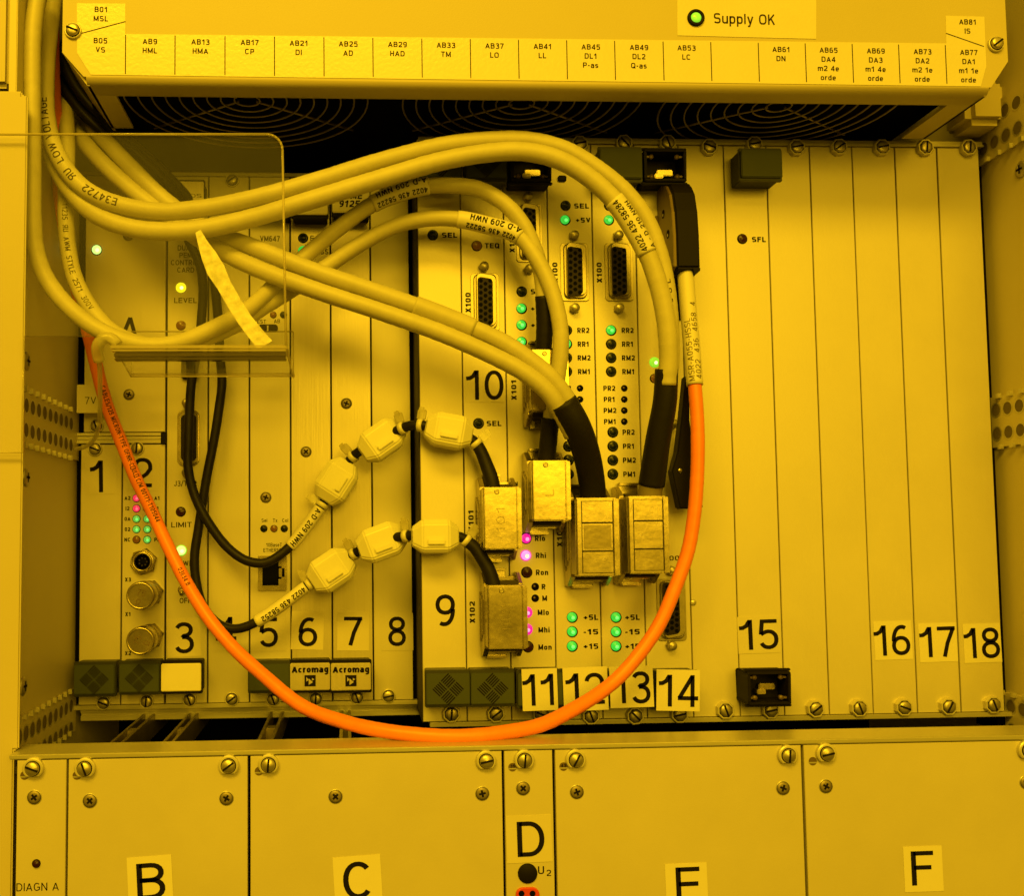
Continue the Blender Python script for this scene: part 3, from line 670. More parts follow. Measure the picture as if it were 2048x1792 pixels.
mb.lathe(c[0], c[2], [(29, DL), (29, DL+6), (27, DL+8)], 6, 0, False, .3); mb.lathe(c[0], c[2], [(25, DL+7), (25, DL+14), (23, DL+14.5), (21, DL+10), (20.5, DL+22), (17, DL+22), (16, DL+12)], 30, 1, cap=False)
mb.lathe(c[0], c[2], [(16, DL+11), (.02, DL+11.2)], 24, 2)
for i in range(7):
    a = i*.9; mb.disc(c[0]+8*math.cos(a), c[2]+8*math.sin(a), DL+11.8, 1.8, 8, 3)
mb.build('socket', ['nickel', 'nickel', 'pin_hole', 'dark_steel'], m.o, label='open round socket')
for v0, rot_, tx in ((1186, -18, '75'), (1272, 70, '75')):
    c = P(302, v0, DL); mb = MB()
    mb.lathe(c[0], c[2], [(28, DL), (28, DL+8), (26, DL+10)], 6, 0, False, .2); mb.lathe(c[0], c[2], [(25, DL+9), (25, DL+45), (21, DL+48), (21, DL+62), (27, DL+64), (28.5, DL+70), (28.5, DL+106), (26.5, DL+110), (24, DL+110), (23.4, DL+108)], 32, 0)
    for i in range(3): mb.lathe(c[0], c[2], [(25.4, DL+16+i*8), (26.4, DL+18+i*8), (25.4, DL+20+i*8)], 32, 0)
    mb.lathe(c[0], c[2], [(23.4, DL+107), (.02, DL+107.5)], 32, 1)
    tm = mb.build('terminator', ['nickel', 'nickel'], m.o)
    l = MB(); vs, fs, tw = word('75', **HELV); vs2, fs2, tw2 = word('Ω', **HELV); r = math.radians(rot_)
    for V_, F_, T_, up in ((vs, fs, tw, 6), (vs2, fs2, tw2, -13)):
        l.add([(c[0]+(a-T_/2)*13*math.cos(r)-((b-.5)*13+up)*math.sin(r), DL+108.2, c[2]+(a-T_/2)*13*math.sin(r)+((b-.5)*13+up)*math.cos(r)) for a, b in V_], F_)
    l.build('lettering', 'brown_shell', tm)
m.done()
m = L_('module numbered 3 lettered dual control card with a yellow lamp and a bright green lamp', 332, 416)
for i, tx in enumerate(('DUAL', 'PEM', 'CONTROL', 'CARD')): m.t(tx, 371.5, 495.5+i*14.7, 10.6, st=HELV, asp=1.0)
for tx, v, w in (('LEVEL', 600.6, 45), ('ALIGN', 674, 44), ('J3/Test', 967, 45), ('LIMIT', 1049.6, 40), ('POWER', 1127, 46), ('OFF', 1201.5, 23)): m.t(tx, 371 if tx != 'LIMIT' else 363, v, 10.4, w, st=HELV)
m.led(362, 575, 10, 'led_yellow', ring='led_yellow'); m.led(362, 650.7, 9.6, 'led_off_brown', ring='led_off_brown'); m.led(361.6, 1023.7, 9.6, 'led_off_red'); m.led(362.6, 1101, 10.4, 'led_white_green', ring='led_lime')
c = P(365, 1179.4, DL); mb = MB(); mb.lathe(c[0], c[2], [(9.5, DL), (9.5, DL+4), (8, DL+6), (6.5, DL+6)], 20, 0); mb.lathe(c[0], c[2], [(7, DL+5), (.02, DL+6)], 20, 1); mb.tube([(c[0], DL+6, c[2]), (c[0]+1, DL+20, c[2]-9)], [3, 4.5], 10, 0)
mb.build('toggle_switch', ['nickel', 'black_plastic'], m.o)
mb = MB(); mb.prism(rrect(355, 399, 820, 932, DL, 13), DL, DL+3, 0, 1); mb.prism(rrect(358, 397, 823, 929, DL+3, 12), DL+3, DL+9, 0, 1)
cn = mb.build('connector', 'nickel', m.o); mb = MB(); mb.prism(rrect(362, 393, 829, 922, DL+9, 9), DL+8, DL+10, 0, .5)
for i in range(9):
    for j in range(2): q = P(371+j*13, 838+i*9.4, DL+10); mb.disc(q[0], q[2], DL+10.5, 2.2, 8, 1)
mb.build('insulator', ['insulator', 'pin_hole'], cn); put_screw(m.o, 'jack', 374, 807, DL, name='jack_screw'); put_screw(m.o, 'jack', 374, 946, DL, name='jack_screw')
mb = MB(); quad(mb, 362, 392, 712, 757, DL+14, 0, thick=14); mb.build('socket', 'black_plastic', m.o, bevel=3)
m.sticker(335, 401, 1238, 1313, '3', 368, 1275, 59, 38, 2)
m.handle(343, 407, 362, 402, 'plate', words=[('HINDS', 378, 391, 8, 50, THIN)]); m.handle(322, 402, 1327, 1384, 'cream', logo=False); m.screw('slim', (379.5, 1399.6)); m.done()
m = L_('blank module numbered 4 crossed by the black cables and the orange cable', 416, 499)
m.sticker(425, 480, 1228, 1301, '4', 452, 1264, 58, 40, 1, m='panel_anodised'); m.screw('slim', (464.6, 360.8), (463.8, 1398)); m.done()
m = L_('module numbered 5 with a network socket and three tiny lamps', 499, 581.7)
m.t('VM647', 540, 477, 11.4, 40, st=dict(t=.17, q=2.3, gap=.12)).t('TEST', 520, 643, 8, 24, st=HELV).t('AB', 554, 642, 8, 12, st=HELV)
m.led(546.6, 629.4, 6.6, 'led_off_brown'); m.led(567, 629.4, 6.8, 'led_off_dark')
mb = MB(); mb.prism(rrect(516, 556, 648.5, 664, DL, 7), DL, DL+.9, 0); mb.add(*[[(P(u, v, DL)[0], DL+1.4, P(u, v, DL)[2]) for u, v in ((534, 651), (537, 651), (537, 662), (534, 662))], [(0, 1, 2, 3)]], 1); mb.build('slide_switch', ['black_plastic', 'rail_metal'], m.o)
for tx, u, w in (('Sel', 529.8, 11), ('Tx', 551.3, 9), ('Col', 571.3, 12)): m.t(tx, u-1, 1041, 7, w, st=HELV)
m.led(527.7, 1057.4, 7, 'led_off_dark'); m.led(548, 1057.4, 7, 'led_off_brown'); m.led(568.5, 1057.4, 7, 'led_off_dark')
m.t('10BaseT', 548, 1090, 7.6, 31, st=HELV).t('ETHERNET', 548, 1100.5, 7.4, 42, st=HELV)
mb = MB(); quad(mb, 517, 573, 1112, 1181, DL, 6, 0, 0, thick=6); cn = mb.build('network_socket', 'nickel', m.o, bevel=1.2)
mb = MB(); quad(mb, 525, 557, 1124, 1171, DL+6, .6); quad(mb, 556, 563, 1133, 1158, DL+6, .6); quad(mb, 562, 569, 1137, 1154, DL+6, .6); mb.build('socket_opening', 'pin_hole', cn)
mb = MB(); quad(mb, 558, 564, 1137, 1154, DL+6, 1.2); mb.build('latch', 'nickel_dark', cn)
m.screw('phillips', (531.8, 995)); m.screw('slim', (546.6, 1398.8)); m.sticker(508, 570, 1228, 1302, '5', 537, 1265, 58, 37, 0, m='panel_anodised')
m.handle(497, 579, 1328, 1383, 'green', logo=False); m.handle(500, 578, 385, 425, 'label', logo=False); m.done()
for i, (lab, u0, u1, num) in enumerate((('brushed module numbered 6 with a maker plate on its foot and a green PASS lamp', 581.7, 663.4, '6'), ('brushed module numbered 7 with a maker plate on its foot and a white top label', 663.4, 744.4, '7'))):
    m = L_(lab, u0, u1, 'panel_brushed')
    uc = (u0+u1)/2-2
    h, bd = m.handle(u0-1.5, u0+78, 1326, 1382, 'plate', words=[('Acromag', u0+38.5, 1339, 13, 72, dict(t=.24, q=2.3, gap=.10))])
    l = MB(); q = u0+38.5; quad(l, q-11, q+11, 1351, 1373, DL+62, .5); l.build('emblem', 'ink', bd)
    l = MB(); d_ = DL+63.2
    for tri in (((-8, -8), (-8, 2), (-3, -2)), ((-3, -5), (6, 3), (-3, 9)), ((4, -6), (9, -3), (4, 0))):
        l.add([P(q+a*.95, 1362+b*.95, d_) for a, b in tri], [(0, 1, 2)])
    l.build('emblem_cut', 'panel_brushed', bd)
    m.screw('slim', ((631.8, 1397.5), (714, 1395))[i])
    if i == 0:
        m.sticker(583, 647, 1224, 1299, '6', 616, 1264, 57, 37, -2); m.screw('phillips', (612, 903.7))
        m.led(606.3, 476, 10, 'led_off_dark', ring='pin_hole'); m.led(606.3, 501.5, 10, 'led_green', (-.05, .02), ring='led_green'); m.t('FAIL', 637, 476, 10.5, 33, st=HELV).t('PASS', 640, 503, 10.5, 34, st=HELV)
        m.handle(584, 655, 380, 428, 'label', logo=False)
    else:
        m.sticker(675, 738, 1225, 1301, '7', 706, 1262.5, 56, 36, -1); m.screw('phillips', (692.7, 807))
        m.handle(664.5, 739, 376, 424, 'label', logo=False, words=[('VME', 706, 391, 13, 36, dict(t=.2, q=2.3, gap=.14, slant=.15)), ('9125', 698, 407, 14, 42, dict(t=.2, q=2.3, gap=.14, slant=.15))])
    m.done()
m = L_('narrow-screwed blank module numbered 8 beside the dark gap', 744.4, 823.6)
m.sticker(763, 826, 1227, 1301, '8', 794, 1262.5, 57, 35, 0, m='panel_anodised'); m.screw('slim', (769.8, 369.9), (776.8, 1392)); m.done()

# right subrack ------------------------------------------------------------
m = R_('module numbered 9 with a single dark SEL lamp', 839.5, 927)
m.led(865.4, 470, 10.6, "led_off_dark")
m.t('SEL', 899, 470, 10.6, 31, st=BOLD); m.t('9', 890.5, 1221, 63, 39, st=BIG)
m.handle(841, 923, 297, 354, 'green'); m.handle(853, 939.5, 1347, 1411, 'green'); m.screw('collar', (902, 1427)); m.done()
m = R_('module numbered 10 with an open dark connector and two black-cable plugs', 927, 1014.5)
m.led(953.4, 491.5, 10.6, 'led_off_brown').name = 'led'; m.t('TEQ', 984, 491, 10.6, 30, st=BOLD); m.t('X100', 936, 605, 10.4, 41, rot=90, st=BOLD)
m.subd(955.5, 986.5, 553, 653, ((967, 535),)); m.led(957, 847, 10.8, 'led_off_dark'); m.t('SEL', 988, 847, 10.6, 30, st=BOLD)
m.t('X101', 942, 1042, 10.6, 43, rot=90, st=BOLD).t('X102', 944.5, 1225, 10.6, 43, rot=90, st=BOLD)
m.sticker(930, 1010, 729, 805, '10', 969.7, 770, 60, 76, 0, m='panel_paint')
m.handle(932.5, 1012.5, 297, 354, 'green'); m.handle(942.5, 1028, 1346, 1410, 'green'); m.screw('collar', (991, 1427)); m.done()
m = R_('module numbered 11 with magenta lamps beside its lower plugs', 1014.5, 1103.5)
m.subd(1046, 1073, 413, 515, ((1054.3, 396), (1057, 540)))
m.t('X100', 1024, 485, 10.4, 41, rot=90, st=BOLD).t('X101', 1027.6, 780, 10.4, 41, rot=90, st=BOLD).t('X102', 1030.5, 984, 10.4, 41, rot=90, st=BOLD)
m.led(1043.4, 583, 10.6, 'led_off_dark')
for i, (tx, v) in enumerate((('SEL', 583), ('+5V', 617), ('+15', 650), ('-15', 684))):
    m.t(tx, 1076, v, 10.6, 30, st=BOLD)
    if i: m.led(1043.2, v, 10.6, 'led_green', (-.1, .05))
for tx, u, v in (('Rlo', 1080, 1077), ('Rhi', 1081.6, 1111), ('Ron', 1084, 1145), ('R', 1087, 1173.7), ('M', 1089.3, 1196.8), ('Mlo', 1086.5, 1225), ('Mhi', 1088, 1260), ('Mon', 1090, 1294.6)):
    m.t(tx, u, v, 10.8, st=BOLD, asp=1.1)
m.led(1052, 1077, 11, 'led_magenta'); m.led(1051.5, 1111, 11, 'led_pink', ring='led_magenta'); m.led(1053.5, 1145, 11, 'led_off_red'); m.led(1053.5, 1225, 11, 'led_magenta', ring='led_magenta'); m.led(1054, 1259, 11, 'led_magenta', ring='led_magenta'); m.led(1056, 1294, 11, 'led_off_red')
m.hole(1070.4, 1173.7, 7); m.hole(1070.4, 1196.8, 7)
m.open_handle(1023, 1102, 297, 361); m.handle(1037, 1126, 1346, 1413, 'green', logo=False); m.screw('collar', (1081.6, 1427))
m.sticker(1044, 1115, 1338, 1421, '11', 1078, 1380, 62, 66, 1, d=65, m='paper'); m.done()
def lamp_pair_module(lab, u0, u1, du, num):
    m = R_(lab, u0, u1)
    m.t('SEL', 1163+du, 411.5, 10.6, 31, st=BOLD).t('+5V', 1166+du, 440, 10.6, 31, st=BOLD)
    m.led(1131+du*.985, 411, 10.4, 'led_off_dark'); m.led(1130.5+du*.985, 440, 10.4, 'led_green', (-.1, .05))
    m.subd(1135+du, 1166+du, 491.5, 592.5, ((1146.5+du, 473), (1148+du, 618)))
    m.t('X100', 1110+du, 545, 10.6, 42, rot=90, st=BOLD)
    for i, tx in enumerate(('RR2', 'RR1', 'RM2', 'RM1')):
        v = 660.6+i*27.5; m.t(tx, 1166.5+du+(1.6 if 'M' in tx else 0), v, 10.6, None, st=BOLD, asp=1.06)
        lit = (i == 0) if du > 50 else (i == 1)
        m.led(1133.7+du, v, 10.6, 'led_green' if lit else 'led_off_dark', (-.1, .05) if lit else (0, 0))
    for i, tx in enumerate(('PR2', 'PR1', 'PM2', 'PM1')):
        v = 776.5+i*22.2; m.t(tx, 1130+du+(1.4 if 'M' in tx else 0), v, 10.4, None, st=BOLD, asp=1.06); m.hole(1160+du, v, 6.2)
        v = 864.5+i*28; m.t(tx, 1168.5+du+(1.6 if 'M' in tx else 0), v, 10.6, None, st=BOLD, asp=1.06); m.led(1137+du, v, 10.8, 'led_off_dark')
    for i, tx in enumerate(('+5L', '-15', '+15')):
        v = 1235+i*29; m.t(tx, 1181.5+du*.94, v, 10.8, 30, st=BOLD); m.led(1144.5+du*.99, v, 10.8, 'led_green', (-.09, .06))
    m.t('X101', 1119+du, 1073, 10.6, 42, rot=90, st=BOLD)
    return m
m = lamp_pair_module('module numbered 12 with a green RR1 lamp and a connector under the beige cable', 1103.5, 1194, 0, '12')
mb = MB(); quad(mb, 1115, 1132, 352, 364, 0, 8, thick=8); mb.build('latch', 'black_plastic', m.o, bevel=2)
m.handle(1130, 1213, 1348, 1412, 'green', logo=False); m.screw('collar', (1158, 290), (1180, 1431)); m.sticker(1126, 1216, 1335, 1421, '12', 1170, 1378, 62, 78, 1.2, d=65, m='paper'); m.done()
m = lamp_pair_module('module numbered 13 with a green RR2 lamp above three dark lamps', 1194, 1281.5, 88.5, '13')
m.handle(1201, 1284, 296, 355, 'green', logo=False); m.handle(1222, 1303, 1348, 1410, 'green', logo=False); m.screw('collar', (1246.4, 288), (1268.4, 1431)); m.sticker(1219, 1307, 1333, 1415, '13', 1263, 1375, 62, 76, 1, d=66, m='paper'); m.done()
m = R_('module numbered 14 under the black moulded fibre plug', 1281.5, 1372.5)
m.led(1309, 724.6, 10.4, 'led_lime', ring='led_lime'); m.led(1309, 757, 9.5, 'led_off_brown'); m.t('X100', 1338, 1116.6, 9.4, 42)
m.subd(1328, 1360, 1166, 1270, ((1341, 1291), (1341, 1142))); put_screw(m.o, 'jack', 1345, 849, 0, name='jack_screw')
mb = MB(); quad(mb, 1313, 1352, 425, 680, 3, 0, thick=3); mb.build('socket_plate', 'brown_shell', m.o, bevel=1)
m.open_handle(1290.5, 1372, 298, 361); m.handle(1314, 1398, 1348, 1412, 'green', logo=False); m.screw('collar', (1333, 288), (1356.7, 1428)); m.sticker(1312, 1400, 1340, 1422, '14', 1357, 1382, 63, 80, -2, d=67, m='paper'); m.done()
m = R_('blank module between the orange cable and the module numbered 15', 1372.5, 1464.4, name='blank_module')
m.screw('collar', (1416.4, 296), (1448.3, 1420)); c = P(1386, 1205, 0); mb = MB(); mb.lathe(c[0], c[2], [(6, 0), (6, 2.5), (4, 3.5), (.02, 3.5)], 18); mb.build('rivet', 'rail_metal', m.o); m.done()
m = R_('module numbered 15 with a dark red SFL lamp and an open black foot handle', 1464.4, 1551.4)
m.led(1484.4, 477.5, 10.3, 'led_off_red'); m.t('SFL', 1517.6, 478.6, 10.8, 29, st=BOLD); m.sticker(1474, 1561, 1233, 1307, '15', 1517.5, 1269.5, 60, 80, 1, m='panel_paint')
m.handle(1484, 1564, 299, 353, 'green', logo=False); m.open_handle(1498, 1581, 1343, 1411); m.screw('collar', (1506, 291), (1538.5, 1419.6)); m.done()
edges = [1551.4, 1639.7, 1726.1, 1813, 1899, 1985]
labs = ('unnumbered blank module right of the module numbered 15', 'unnumbered blank module left of the module numbered 16', 'blank module carrying the number 16 sticker', 'blank module carrying the number 17 sticker', 'blank module carrying the number 18 sticker next to the cabinet wall')
tops = ((1590.4, 296.7), (1675, 296), (1760.4, 297), (1847, 297), (1933, 297)); bots = ((1628, 1417), (1715, 1415.7), (1804, 1414), (1893, 1412.5), (1982, 1409))
stk = (None, None, (1746.5, 1825, 1242, 1320, '16', 1784, 1281, 1), (1836, 1915.5, 1246, 1324.5, '17', 1875, 1284, 1), (1925, 2003.5, 1247, 1326, '18', 1963.5, 1286, 1))
for i in range(5):
    m = R_(labs[i], edges[i], edges[i+1], 'panel_paint', (1.2, 1.0, 1.0, 1.5, 1.4)[i], name='blank_module')
    m.screw('collar', tops[i], bots[i])
    if stk[i]: a = stk[i]; m.sticker(a[0], a[1], a[2], a[3], a[4], a[5], a[6], 61, 75, a[7], m='paper')
    m.done()

# ---------------------------------------------------------------- lower subrack
lo = thing('lower_subrack', 'lower metal subrack with a flat ledge running across under the modules', 'subrack', P(1000, 1500, DQ))
zt = Z_(1000, 1491, DQ); zl = Z_(1000, 1502, DQ)
mb = MB(); mb.box(X_(19, 1500, DQ), X_(2048, 1480, DQ)+260, 200, DQ+2, zl+1, zt); mb.build('ledge', 'rail_metal', lo, bevel=1.5)
mb = MB(); mb.box(X_(40, 1600, DQ), X_(2048, 1480, DQ)+260, 200, DQ-16, zl-420, zl-1); mb.build('shade_backing', 'gap_shade', lo)  # black box paints the shade behind the lower panels
for u0, w, vb in ((214, 26, 1450), (322, 22, 1447), (690, 22, 1441), (524, 30, 1444)):
    x = X_(u0, 1478, 200); mb = MB()
    mb.box(x-w/2, x-w/2+6, -330, 196, zt-60, zt-14); mb.box(x+w/2-6, x+w/2, -330, 196, zt-60, zt-14); mb.box(x-w/2+6, x+w/2-6, -330, 196, zt-62, zt-44)
    mb.box(x-w/2+6, x+w/2-6, 120, 150, zt-44, zt-16); mb.box(x-w/2+6, x+w/2-6, -20, 10, zt-44, zt-16)
    mb.build('card_guide', 'nickel_dark', lo, bevel=1)
zbq = Z_(1000, 1900, DQ); GQ = 'panels of the lower subrack'
def Q_(label, u0, u1, gap=1.6): return Mod(label, u0, u1, 1600, zl-1, zbq, DQ, 'lower_paint', GQ, gap, cat='front panel', name='lower_front_panel')  # front panels of the lower subrack
def keyhole(m, u, v, num=None):
    c = P(u, v, DQ); mb = MB(); mb.disc(c[0], c[2], DQ+.5, 7.2, 20, 0); mb.add([(c[0]-6.5, DQ+.8, c[2]-3.6), (c[0]+6.5, DQ+.8, c[2]-3.6), (c[0]+6.8, DQ+.8, c[2]-1.2), (c[0]-6.8, DQ+.8, c[2]-1.2)], [(0, 1, 2, 3)], 1)
    o = mb.build('key_hole', ['brown_shell', 'rail_metal'], m.o)
    if num: l = MB(); text(l, num, u, v-2, DQ+1, 6, st=HELV); l.build('lettering', 'ink', o)
m = Q_('narrow panel lettered DIAGN A with a dark red lamp', 31.5, 134)
m.screw('washer', (68, 1536)); m.screw('phillips', (68.8, 1595)); keyhole(m, 49.3, 1551.4); m.led(72.7, 1728, 8, 'led_off_red'); m.t('DIAGN A', 75.3, 1774.4, 15, 80, st=dict(t=.11, q=2.2, gap=.16)); m.done()
m = Q_('wide panel with the letter B sticker', 134.5, 497)
m.screw('washer', (171.3, 1536), (458, 1530.6)); m.screw('phillips', (180, 1602), (453, 1597)); keyhole(m, 154, 1551.4)
m.sticker(257.5, 343, 1716, 1810, 'B', 302, 1763, 69, 54, 3, m='paper', name='letter_sticker'); m.done()
m = Q_('wide panel with the letter C sticker', 499, 1006.5)
m.screw('washer', (537.5, 1528.6), (971.5, 1521)); m.screw('phillips', (671, 1593.5), (964.5, 1587.5)); keyhole(m, 518, 1543, '1')
m.sticker(669, 762, 1715, 1812, 'C', 716.5, 1761, 71, 59, 3, m='paper', name='letter_sticker'); m.done()
m = Q_('narrow panel with the letter D sticker above a black knob hole and red socket', 1008, 1108)
m.screw('washer', (1047.8, 1519.5)); m.screw('phillips', (1046, 1577)); keyhole(m, 1025, 1535, '35')
m.sticker(1013, 1103, 1633, 1724, 'D', 1061.5, 1678.5, 68, 54, 1, m='tape_faded', name='letter_sticker')
c = P(1055, 1747.5, DQ); mb = MB(); mb.lathe(c[0], c[2], [(16.5, DQ), (16.5, DQ+2), (15, DQ+3.2), (.02, DQ+3.4)], 32); mb.build('black_socket', 'black_plastic', m.o)
m.t('U', 1082, 1741, 15, 12, st=HELV).t('2', 1097.5, 1746.5, 12, 9, st=HELV)
mb = MB(); mb.prism(rrect(1031.5, 1078, 1775.5, 1803, DQ, 13.5), DQ, DQ+5, 0, 1.2)
for u in (1043, 1065): c = P(u, 1788, DQ+5); mb.disc(c[0], c[2], DQ+5.6, 5, 16, 1)
mb.build('red_socket', ['red_plastic', 'pin_hole'], m.o); m.done()
m = Q_('wide panel with the letter E sticker', 1110, 1607)
m.screw('washer', (1150.3, 1518.7), (1573.5, 1510)); m.screw('phillips', (1153.5, 1584.4), (1565.7, 1576.6)); keyhole(m, 1127, 1533.8, '43')
m.sticker(1331, 1415, 1729, 1815, 'E', 1376, 1770, 68, 48, 1, m='paper', name='letter_sticker'); m.done()
m = Q_('wide panel with the letter F sticker at the right edge', 1609, 2120)
m.screw('washer', (1650, 1506.5), (2052, 1500)); m.screw('phillips', (1651.4, 1573), (2052, 1565)); keyhole(m, 1625.4, 1523)
m.sticker(1806.5, 1886, 1694, 1783, 'F', 1845, 1737, 67, 46, .5, m='paper', name='letter_sticker'); m.done()

# ---------------------------------------------------------------- fan box across the top
fan = thing('fan_box', 'cream fan box across the top with a row of slot labels', 'fan unit', P(1050, 160, DB))
d1 = DB; ztop = Z_(1000, -140, DB); zf = Z_(1060, 163, DB); xl = X_(125, 60, DB); xr = X_(2013, 60, DB)
pa = [(xl, ztop), (xl, Z_(125, 104, DB)), (X_(167, 155, DB), zf), (X_(1982, 176, DB), zf), (xr, Z_(2013, 122, DB)), (xr, ztop)]
mb = MB(); mb.prism(pa, DB-10, DB)
zu = zf-13; prof = [(DB, zf)]
for i in range(1, 9): a = math.radians(90*i/8); prof.append((DB-13+13*math.cos(a), zf-13*math.sin(a)))
prof += [(DB-50, zu), (DB-50, zu+5), (DB-13, zu+5), (DB-10, zf)]
x0, x1 = X_(172, 165, DB), X_(1978, 178, DB)
mb.prof_x(prof, x0, x1, 0, True)
for xa, za, xb, zb2 in ((xl, ztop, xl, pa[1][1]), (xl, pa[1][1], x0, zu), (xr, ztop, xr, pa[4][1]), (xr, pa[4][1], x1, zu)):   # side walls follow the cut corners
    sg = 1 if xa < 0 else -1
    mb.add([(xa, 20, za), (xb, 20, zb2), (xb, DB-8, zb2), (xa, DB-8, za), (xa+sg*5, 20, za), (xb+sg*5, 20, zb2), (xb+sg*5, DB-8, zb2), (xa+sg*5, DB-8, za)],
           [(0, 1, 2, 3), (4, 5, 6, 7), (0, 1, 5, 4), (1, 2, 6, 5), (2, 3, 7, 6), (3, 0, 4, 7)])
mb.box(x0, x0+42, 34, DB-50, zu, zu+5); mb.box(x1-50, x1, 20, DB-50, zu, zu+5)
mb.build('housing', 'fan_paint', fan)
mb = MB(); mb.box(x0+2, x1-2, -560, DB-12, zu+46, zu+60); mb.box(x0+2, x1-2, -570, -560, zu-100, zu+60); mb.build('inner_shade_cover', 'gap_shade', fan)
FX = [X_(494, 209, 150), X_(1044, 218, 150), X_(1559, 220, 150)]
for i, x in enumerate(FX):
    dc = 148; mb = MB(); zz = zu+9
    for k_ in range(9):
        r = 24+k_*25.5; n = 56
        mb.tube([(x+r*math.cos(2*math.pi*j/n), dc+r*math.sin(2*math.pi*j/n)*(1 if r*math.sin(2*math.pi*j/n) < 65 else 65/(r*math.sin(2*math.pi*j/n))), zz) for j in range(n+1)], 1.9, 6, caps=False)
    for a in (math.radians(215), math.radians(325)):
        mb.tube([(x+20*math.cos(a), dc+20*math.sin(a), zz+3), (x+245*math.cos(a), dc+245*math.sin(a), zz+3)], 2.4, 6)
    for a in (math.radians(20), math.radians(160)):
        mb.tube([(x+20*math.cos(a), dc+20*math.sin(a), zz+3), (x+225*math.cos(a), dc+225*math.sin(a)*.9, zz+3)], 2.4, 6)
    mb.build('fan_guard', 'nickel_dark', fan)
    mb = MB(); n = 30; mb.add([(x+24*math.cos(2*math.pi*j/n), dc+24*math.sin(2*math.pi*j/n), zz+14) for j in range(n)], [tuple(range(n))]); mb.build('fan_hub', 'dark_steel', fan)
mb = MB(); c = P(1988, 215, 60); mb.box(c[0]-60, c[0]+22, -20, 70, c[2]-36, c[2]+60); mb.build('corner_bracket', 'fan_paint', fan, bevel=14, segs=4)
# slot label strip, one long sticker with raised end tabs
def strip_poly(pts): return [(P(u, v, DB)[0], P(u, v, DB)[2]) for u, v in pts]
mb = MB(); mb.prism(strip_poly([(154, 6), (251, 7), (251, 67.5), (1892, 86.5), (1891, 31), (1968, 33), (1972, 132), (1961, 172.5), (182, 149), (154.5, 106)]), DB-.2, DB+.9)
ls = mb.build('slot_label_strip', 'paper_gloss', fan)
l = MB()
for u in (251, 350, 450, 549, 648, 746, 844, 941, 1037.5, 1134, 1230, 1327, 1422.5, 1517.5, 1611.5, 1705.5, 1798.5, 1892):
    vt_ = 68+(u-251)*.0116; vb_ = 150+(u-251)*.0128; quad(l, u-.9, u+.9, vt_-1, vb_-1, DB+.9, .4)
for u0, v0, u1, v1 in ((154, 68, 251, 42), (1892, 65.5, 1968, 92)):
    a = P(u0, v0, DB+1.3); b = P(u1, v1, DB+1.3); l.add([(a[0], a[1], a[2]-.8), (b[0], b[1], b[2]-.8), (b[0], b[1], b[2]+.8), (a[0], a[1], a[2]+.8)], [(0, 1, 2, 3)])
rows = [(202, 18, ('B01', 'MSL')), (201, 80.5, ('B05', 'VS')), (300, 82, ('AB9', 'HML')), (401, 83, ('AB13', 'HMA')), (499.5, 84, ('AB17', 'CP')), (597.5, 85.5, ('AB21', 'DI')), (696.5, 87, ('AB25', 'AD')),
        (795, 88, ('AB29', 'HAD')), (892, 89.5, ('AB33', 'TM')), (989, 91, ('AB37', 'LO')), (1085, 92, ('AB41', 'LL')), (1181.5, 93, ('AB45', 'DL1', 'P-as')), (1278, 94, ('AB49', 'DL2', 'Q-as')), (1373, 95, ('AB53', 'LC')),
        (1562, 98, ('AB61', 'DN')), (1657, 99.5, ('AB65', 'DA4', 'm2 4e', 'orde')), (1751.5, 101, ('AB69', 'DA3', 'm1 4e', 'orde')), (1845, 102.5, ('AB73', 'DA2', 'm2 1e', 'orde')), (1937.5, 104, ('AB77', 'DA1', 'm1 1e', 'orde')), (1935, 43, ('AB81', 'IS'))]
for u, v, ws in rows:
    for i, wv in enumerate(ws): text(l, wv, u-i*.2, v+i*18.3, DB+.9, 11.2, None, -.6, EURO, 1.12, dz=.45)
l.build('lettering', 'ink_soft', ls)
mb = MB(); mb.prism(strip_poly([(1354, -60), (1632, -60), (1632, 77.5), (1354.5, 70.5)]), DB-.2, DB+.9); pl = mb.build('status_label', 'paper_gloss', fan)
l = MB(); text(l, 'Supply OK', 1488.5, 37, DB+1, 22, 130, -.7, dict(t=.135, q=2.9, gap=.15)); l.build('lettering', 'ink_soft', pl)
c = P(1391, 36, DB); mb = MB(); mb.lathe(c[0], c[2], [(16, DB+.5), (16, DB+4), (14.5, DB+5.5), (10.5, DB+5.5), (10, DB+2)], 32, 0); mb.lathe(c[0], c[2], [(10, DB+2), (9.6, DB+4), (6, DB+6.5), (.02, DB+7)], 28, 1)
mb.build('supply_lamp', ['black_plastic', 'led_lime'], fan)
put_screw(fan, 'slim', 147, 62, DB); put_screw(fan, 'slim', 1990, 89, DB)

